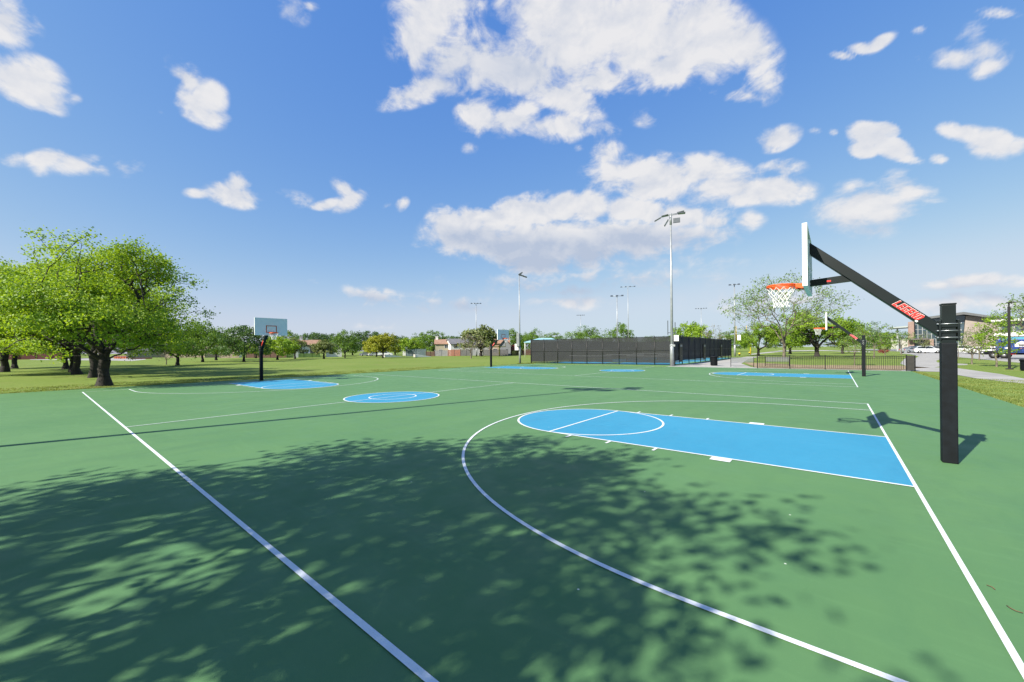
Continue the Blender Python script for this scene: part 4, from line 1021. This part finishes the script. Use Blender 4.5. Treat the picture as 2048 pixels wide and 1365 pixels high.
yard_fence('brown board fence behind the left hoop post', 492, 572, 128, 1.9, WD_B)
yard_fence('dark hedge-like fence before the white gable house', 574, 640, 124, 1.3, L_DARK)
yard_fence('dark teal board fence left of the orange roofed house', 812, 852, 124, 2.3, WD_D)
yard_fence('low brown board fence left of the grey shed', 852, 869, 122, 1.5, WD_B)
yard_fence('pale grey fence below the cream house', 869, 896, 124, 1.8, mat('fence_wood_pale', (.33,.34,.35), .9, .2, 2))
yard_fence('red brick fence below the grey roofed house', 896, 920, 122, 2.0, WD_R)
yard_fence('dark board fence beside the field light', 920, 945, 124, 2.0, WD_G)
yard_fence('dark fence right of the bare grey tree', 966, 1016, 122, 1.9, WD_G)
yard_fence('dark fence below the red scoreboard', 1016, 1064, 126, 1.9, WD_B)
yard_fence('pale yard fence far behind the round green trees', 330, 440, 150, 1.5, WD_T)
# white concrete ramps on the lawn
for (u, v, w, lb) in ((845, 714.5, 4.5, 'sloping white concrete ramp on the lawn, right one'), (786, 714.5, 5., 'sloping white concrete ramp beside the yellow pair of trees')):
    p = G(u, v); t = thing('ramp', lb, 'ramp', (p.x, p.y, 0), face_cam(p)+.3, 'white ramps on the lawn')
    m = MB(); m.prism([(-w/2, 0), (w/2, 0), (w/2, .10), (-w*.3, .75), (-w/2, .75)], 'y', -.9, .9); m.build('slab', BOXW, t)
    m = MB(); m.box(-w/2-.08, -w/2, -.95, .95, 0, .80); m.build('end_wall', CONC, t)

# ================================================================== CARS
TYRE = mat('tyre', (.02,.02,.02), .9, .2, 9); RIMM = mat('wheel_rim', (.45,.46,.48), .35, .1, 20, metal=.7)
CGL = mat('car_glass', (.03,.04,.05), .1, .2, 1, spec=.8); HEAD = mat('headlight', (.7,.72,.75), .2, .05, 20); TAIL = mat('taillight', (.45,.02,.02), .3, .1, 20)
def carpaint(n, c): return mat(n, c, .25, .05, 1., metal=.25, spec=.6)
def make_car(label, loc, rz, kind, paint, group='cars parked in front of the building'):
    t = thing('parked_car', label, 'car', loc, rz, group)
    if kind == 'suv':
        prof = [(-2.35,.35),(-2.40,.75),(-2.30,1.05),(-2.15,1.12),(-1.75,1.62),(-1.2,1.72),(.45,1.70),(1.15,1.14),(2.05,1.0),(2.33,.82),(2.38,.35)]
        gl = [(-2.02,1.14),(-1.70,1.56),(-1.2,1.62),(.40,1.60),(.98,1.14)]
    elif kind == 'pickup':
        prof = [(-2.7,.45),(-2.72,1.08),(-.75,1.10),(-.70,1.80),(.55,1.80),(1.15,1.18),(2.3,1.08),(2.55,.9),(2.6,.4)]
        gl = [(-.62,1.15),(-.62,1.70),(.50,1.70),(1.0,1.15)]
    else:
        prof = [(-2.25,.32),(-2.30,.72),(-2.15,.98),(-1.55,1.04),(-.85,1.42),(.35,1.44),(1.1,.98),(2.0,.86),(2.25,.68),(2.28,.32)]
        gl = [(-1.40,1.02),(-.80,1.35),(.30,1.36),(.92,.98)]
    # body: the profile swept across, narrowed toward the roof
    m = MB(); ys = [-.90, -.86, .86, .90]; vs = []; k = len(prof)
    belt = 1.0
    for iy, y in enumerate(ys):
        for (x, z) in prof:
            tp = max(0, (z-belt))*.22; yy = (abs(y)-tp)*(1 if y > 0 else -1); dx = .0 if abs(y) < .88 else .03*(1 if x < 0 else -1)
            vs.append((x+dx, yy, z))
    fs = [tuple(range(k)), tuple(range(4*k-1, 3*k-1, -1))]
    for r in range(3):
        for i in range(k): j = (i+1) % k; fs.append((r*k+i, (r+1)*k+i, (r+1)*k+j, r*k+j))
    m.add(vs, fs); body = m.build('body', paint, t)
    for s in (-1, 1):
        n_ = len(gl); mid = (gl[0][0]+gl[-1][0])/2
        y_ = lambda z: s*(.905-max(0, z-belt)*.22)
        m = MB(); m.add([(x, y_(z), z) for x, z in gl], [tuple(range(n_))]); m.build('side_window', CGL, t, fixn=False)
        m = MB(); m.box(mid-.03, mid+.03, min(y_(1.1), y_(1.1)+s*.012), max(y_(1.1), y_(1.1)+s*.012), .5, 1.3); m.build('door_pillar', paint, t)
    # windscreen and rear window
    a_, b_ = prof[-5] if kind != 'pickup' else prof[-5], prof[-4]
    def pane(a, b, nm):
        dx, dz = b[0]-a[0], b[1]-a[1]; ln = math.hypot(dx, dz); nx, nz_ = dz/ln*-1, dx/ln
        if nz_ < 0: nx, nz_ = -nx, -nz_
        P = []
        for (q, f) in ((a, .12), (b, .12)):
            o_ = b if q is a else a; x = q[0]+(o_[0]-q[0])*f+nx*.012; z = q[1]+(o_[1]-q[1])*f+nz_*.012; w = .80-max(0, z-belt)*.22
            P += [(x, -w, z), (x, w, z)]
        m = MB(); m.add([P[0], P[1], P[3], P[2]], [(0, 1, 2, 3)]); m.build(nm, CGL, t, fixn=False)
    top = sorted(prof, key=lambda q: -q[1])[:2]
    fr = [q for q in prof if q[1] > 1.3 and q[0] > 0][-1]; nx_ = prof[prof.index(fr)+1]; pane(fr, nx_, 'windscreen')
    rr = [q for q in prof if q[1] > 1.3][0]; pv = prof[prof.index(rr)-1]; pane(rr, pv, 'rear_window')
    fx = prof[-1][0]; bx = prof[0][0]
    for wx in (bx*.62, fx*.62):
        for s in (-1, 1):
            m = MB(); m.tube([(wx, s*.70, .34), (wx, s*.925, .34)], .34, 20); wh = m.build('wheel', TYRE, t)
            m = MB(); m.tube([(wx, s*.92, .34), (wx, s*.935, .34)], .21, 14); m.build('rim', RIMM, wh)
    for s in (-1, 1):
        zf = prof[-2][1]; m = MB(); m.box(fx-.16, fx+.02, s*.62-.2, s*.62+.2, zf-.16, zf-.02, bev=.02); m.build('headlight', HEAD, t)
        m = MB(); m.box(bx-.06, bx+.10, s*.72-.13, s*.72+.13, .72, .95, bev=.02); m.build('taillight', TAIL, t)
    return t
WH = carpaint('car_white', (1.0,1.03,1.06)); BL = carpaint('car_blue', (.10,.15,.22)); SI = carpaint('car_silver', (.42,.46,.50)); BKp = carpaint('car_black', (.03,.03,.035))
def cpos(u, D): p = GD(u, D); return (p.x, p.y, 0)
pc = GD(1855, 94); rc = face_cam(pc)
C1 = make_car('silver white sport utility car parked left of the nearest post', cpos(1856, 92), rc+.15, 'suv', carpaint('car_pearl', (.9,.95,1.0)))
make_car('blue grey sedan parked left of the silver white car', cpos(1823, 99), rc+.75, 'sedan', SI)
make_car('dark car half hidden behind the silver white car', cpos(1838, 103), rc+.3, 'suv', BL)
make_car('black car parked between the silver white car and the building', cpos(1872, 112), rc, 'suv', BKp)
CP = make_car('white pickup parked right of the nearest post', cpos(1928, 84), rc-.25, 'pickup', WH)
make_car('white sedan parked behind the brownish young tree', cpos(1962, 80), rc-.1, 'sedan', WH)
make_car('white sedan parked left of the blue truck', cpos(1988, 74), rc-.1, 'sedan', carpaint('car_white_b', (.95,.96,.98)))
make_car('white car seen beyond the lawn left of the yellow pair of trees', cpos(750, 140), face_cam(GD(750, 140))+.2, 'sedan', WH, 'cars parked by the houses')
make_car('white car parked under the yellow pair of trees', cpos(771, 138), face_cam(GD(771, 138))-.2, 'suv', WH, 'cars parked by the houses')
make_car('pale car parked left of the yellow trees by the houses', cpos(732, 142), face_cam(GD(732, 142)), 'sedan', SI, 'cars parked by the houses')
make_car('dark car seen beyond the blue canopy post', cpos(1058, 138), face_cam(GD(1058, 138)), 'suv', BKp, 'cars parked by the houses')
# blue truck
p = GD(2040, 52); t = thing('truck', 'royal blue box truck with a white house emblem at the right edge', 'truck', (p.x, p.y, 0), face_cam(p)-.12)
TB = carpaint('truck_blue', (.035,.085,.36))
m = MB(); m.box(-1.9, 3.2, -1.2, 1.2, .72, 2.55, bev=.04); bx_ = m.build('cargo_box', TB, t)
m = MB(); m.prism([(-1.2,2.55),(1.2,2.55),(.9,2.85),(-.9,2.85)], 'x', -1.6, 3.2); m.build('tarp', mat('tarp_teal', (.07,.30,.42), .6, .2, 3), t)
m = MB(); m.box(-2.9, 3.2, -1.0, 1.0, .50, .72); m.build('chassis', BLK, t)
m = MB(); m.box(-2.9, -1.9, -1.1, 1.1, .72, 1.0); m.build('tail_deck', BLK, t)
for (x, s) in ((-2.1,-1),(-1.2,-1),(-2.1,1),(-1.2,1),(2.5,-1),(2.5,1)):
    m = MB(); m.tube([(x, s*.78, .42), (x, s*1.08, .42)], .42, 20); wh = m.build('wheel', TYRE, t); m = MB(); m.tube([(x, s*1.075, .42), (x, s*1.10, .42)], .2, 12); m.build('rim', RIMM, wh)
m = MB(); ex = .35
m.prism([(ex-.62,1.55),(ex+.62,1.55),(ex+.62,1.95),(ex+.40,1.95),(ex+.40,2.20),(ex+.1,2.20),(ex-.05,2.30),(ex-.62,1.98)], 'y', -1.212, -1.202); m.build('emblem', DWHITE, bx_)
m = MB(); m.box(ex-.30, ex+.30, -1.218, -1.213, 1.68, 1.86); m.build('emblem_detail', BLK, bx_)
m = MB(); m.box(ex-.28, ex-.02, -1.212, -1.202, 1.25, 1.42); m.box(ex+.06, ex+.28, -1.212, -1.202, 1.25, 1.42); m.build('emblem_mark', mat('pink_mark', (.6,.35,.42), .5), bx_)
m = MB(); m.box(-1.1, -.75, -1.212, -1.202, 1.3, 1.5); m.build('placard', DWHITE, bx_)
m = MB(); m.box(-1.0, -.2, -1.05, -1.0, .50, .62); m.build('taillight', TAIL, t)

# ================================================================== BIG BUILDING
STONE = mat('stone_cladding', (.40,.345,.315), .9, .14, .8, bump=.3, bscale=6)
STONE2 = mat('stone_reddish', (.36,.25,.215), .9, .16, .8, bump=.3, bscale=6)
ROOFM = mat('roof_metal', (.15,.16,.17), .5, .1, 1, metal=.4)
CURT = mat('curtain_glass', (.055,.085,.11), .1, .35, .35, spec=.9)
MULL = mat('mullion', (.42,.45,.47), .5, .05, 3, metal=.3)
D0 = 122.0
pB = GD(1900, D0); t = thing('civic_building', 'big modern building with sloping stone walls, dark glass and thin slanted roof', 'building', (pB.x, pB.y, 0), face_cam(pB))
sx = D0/F_PX
# working frame: local x follows the picture, local y goes away from the camera
rzB = face_cam(pB)
def bx(u):                    # local x of column u on the facade plane
    d = ray(u, 690); o = Vector((CX, CY, 0)); nrm = Vector((-math.sin(rzB), math.cos(rzB), 0)); q = Vector((pB.x, pB.y, 0))
    tt = (q-o).dot(nrm)/Vector((d.x, d.y, 0)).dot(nrm); P = o+Vector((d.x, d.y, 0))*tt; return (P-q).dot(Vector((math.cos(rzB), math.sin(rzB), 0)))
def bz(u, v):
    d = ray(u, v); o = Vector((CX, CY, CZ)); nrm = Vector((-math.sin(rzB), math.cos(rzB), 0)); q = Vector((pB.x, pB.y, 0))
    tt = (q-Vector((CX, CY, 0))).dot(nrm)/Vector((d.x, d.y, 0)).dot(nrm); return CZ+d.z*tt
def bp(u, v): return (bx(u), bz(u, v))
m = MB(); m.prism([bp(1924,700), bp(1932,632), bp(1999,637), bp(2026,643), bp(2026,706)], 'y', 0, 14); m.build('stone_wall', STONE, t)
m = MB(); m.prism([bp(1816.5,698), bp(1817,645), bp(1829,643), bp(1829,675), bp(1829,698)], 'y', -1.5, 12); m.build('stone_pier', STONE2, t)
m = MB(); m.prism([bp(1829,698), bp(1829,640), bp(1860,634), bp(1924,630.5), bp(1931,632), bp(1923,700)], 'y', .6, 12); gl_ = m.build('curtain_wall', CURT, t)
for u in list(range(1836, 1926, 9)):
    m = MB(); x = bx(u); m.box(x-.07, x+.07, .48, .6, 0, bz(u, 640)); m.build('mullion', MULL, gl_)
for v in (648, 658, 668, 678, 688):
    m = MB(); m.box(bx(1829), bx(1924), .50, .6, bz(1880, v)-.05, bz(1880, v)+.05); m.build('transom', MULL, gl_)
m = MB(); m.prism([bp(1843,636.5), bp(1928,625), bp(2026,639), bp(2026,642), bp(1928,630), bp(1843,640.5)], 'y', -2.2, 16); m.build('roof', ROOFM, t)
m = MB(); m.prism([bp(1818,678.5), bp(1858,677), bp(1858,680), bp(1818,680.5)], 'y', -3.5, .5); m.build('entrance_canopy', mat('canopy_dark', (.14,.12,.12), .7), t)
for u in (1825, 1833, 1841):
    m = MB(); x = bx(u); m.box(x-.62, x+.62, .40, .6, 0, bz(u, 684.5)); dr = m.build('door', DWHITE, t); m = MB(); m.box(x-.42, x+.42, .36, .42, .5, bz(u, 686)); m.build('pane', CURT, dr)
for u in (1855, 1863): m = MB(); x = bx(u); m.box(x-.5, x+.5, -.6, .6, 0, bz(u, 679)); m.build('stone_column', STONE2, t)
# open canopy at the left
m = MB(); m.prism([bp(1779,655.5), bp(1817,652.5), bp(1817,655.5), bp(1779,658)], 'y', -2, 8); m.build('side_canopy', mat('canopy_pale', (.40,.45,.45), .6, .05, 1), t)
m = MB(); x = bx(1795); m.box(x-.2, x+.2, 0, .4, 0, bz(1795, 657)); m.build('canopy_post', MULL, t)
m = MB(); m.prism([bp(1780,698), bp(1780,678), bp(1817,676), bp(1817,698)], 'y', 3, 10); m.build('low_wing', mat('wing_pale', (.52,.52,.48), .8, .06, 1), t)
# right wing with ribbon windows
pW = GD(2060, 100); t = thing('office_wing', 'pale building wing with white roof edge and ribbon windows above the blue truck', 'building', (pW.x, pW.y, 0), face_cam(pW))
m = MB(); m.box(-5.6, 9, 0, 9, -.1, 4.0); m.build('brick_wall', BRICKT, t)
m = MB(); m.box(-5.8, 9, -.5, 9, 4.0, 4.9); m.build('ledge', BOXW, t)
m = MB(); m.box(-5.0, 9, .5, 9, 4.9, 8.0); m.build('upper_wall', mat('upper_grey', (.35,.36,.37), .7), t)
for i in range(6): x = -3.6+i*2.1; m = MB(); m.box(x-.95, x+.95, .42, .5, 5.3, 7.6); w_ = m.build('window', MULL, t); m = MB(); m.box(x-.85, x+.85, .38, .44, 5.4, 7.5); m.build('pane', CURT, w_)
m = MB(); m.box(-6.4, 9.5, -1.4, 9.5, 8.0, 8.45); m.build('roof', BOXW, t)

# ================================================================== GRASS BLADES AND SMALL LITTER
def grass():
    rg = np.random.default_rng(9); P = []
    def edge(n, x0, x1, y0, y1, h): P.append(np.column_stack([rg.uniform(x0, x1, n), rg.uniform(y0, y1, n), np.full(n, h)*rg.uniform(.5, 1.3, n)]))
    edge(16000, CE-.02, CE+.45, -2, 31, .06); edge(42000, CE+.1, CE+6.0, 2, 24, .05)
    edge(16000, CW-.45, CW+.02, -12, 31, .08); edge(26000, CW-5, CW-.1, -12, 20, .06); edge(4000, FX0-1, CW, 30.8, 33.2, .10)
    edge(2500, -31.4, -14.2, 30.98, 31.6, .05)
    Q = np.vstack(P); n = len(Q)
    # clumpiness
    k = np.sin(Q[:, 0]*2.3+np.sin(Q[:, 1]*1.9)*2)+np.sin(Q[:, 1]*3.1+Q[:, 0])
    Q = Q[(k+rg.normal(size=n)*.8) > -.4]; n = len(Q)
    a = rg.uniform(0, 6.28, n); w = .008+rg.random(n)*.006
    dx = np.column_stack([np.cos(a)*w, np.sin(a)*w, np.zeros(n)]); b0 = np.column_stack([Q[:, 0], Q[:, 1], np.full(n, -.03)])
    tip = b0+np.column_stack([rg.normal(size=n)*.025, rg.normal(size=n)*.025, Q[:, 2]])
    V = np.stack([b0-dx, b0+dx, tip], axis=1).reshape(-1, 3)
    o = npmesh('grass', V, np.arange(n*3).reshape(-1, 3), leafmat('grass_blade', (.12,.19,.03), (.30,.34,.09), .3))
    tag(o, 'short rough grass growing along the edges of the courts', 'grass', kind='stuff')
grass()
TW = mat('twig_brown', (.20,.11,.05), .9, .2, 30)
def twig(label, pts):
    m = MB(); P = [G(u, v, .012) for u, v in pts]; m.tube(P, [.0026]*len(P), 5); o = m.build('twig', TW); tag(o, label, 'twig')
twig('thin brown twig lying at the right edge outside the baseline', [(2013,1211),(2022,1217),(2032,1222),(2046,1226)])
twig('tiny broken twig just right of the white baseline', [(1973,1170),(1984,1174),(1990,1179)])

# ================================================================== CAMERA
cam = bpy.data.cameras.new('camera'); co = bpy.data.objects.new('camera', cam); COL.objects.link(co); S.camera = co
cam.sensor_width = 36; cam.lens = F_PX/2048*36; cam.clip_end = 8000; cam.clip_start = .05
cam.shift_y = SH/2048
c, s = math.cos(YAW), math.sin(YAW); fw = Vector((s, c, 0)); rx = Vector((c, -s, 0)); uz = Vector((0, 0, 1))
c, s = math.cos(ROLL), math.sin(ROLL); r2 = rx*c+uz*s; u2 = -rx*s+uz*c
M = Matrix((r2, u2, -fw)).transposed().to_4x4(); M.translation = (CX, CY, CZ); co.matrix_world = M

S.view_settings.view_transform = 'Standard'; S.view_settings.look = 'None'; S.view_settings.gamma = 1; S.view_settings.exposure = EXPO
S.render.engine = 'CYCLES'; S.cycles.max_bounces = 6; S.cycles.diffuse_bounces = 3; S.cycles.glossy_bounces = 2; S.cycles.transparent_max_bounces = 12
S.cycles.use_denoising = True
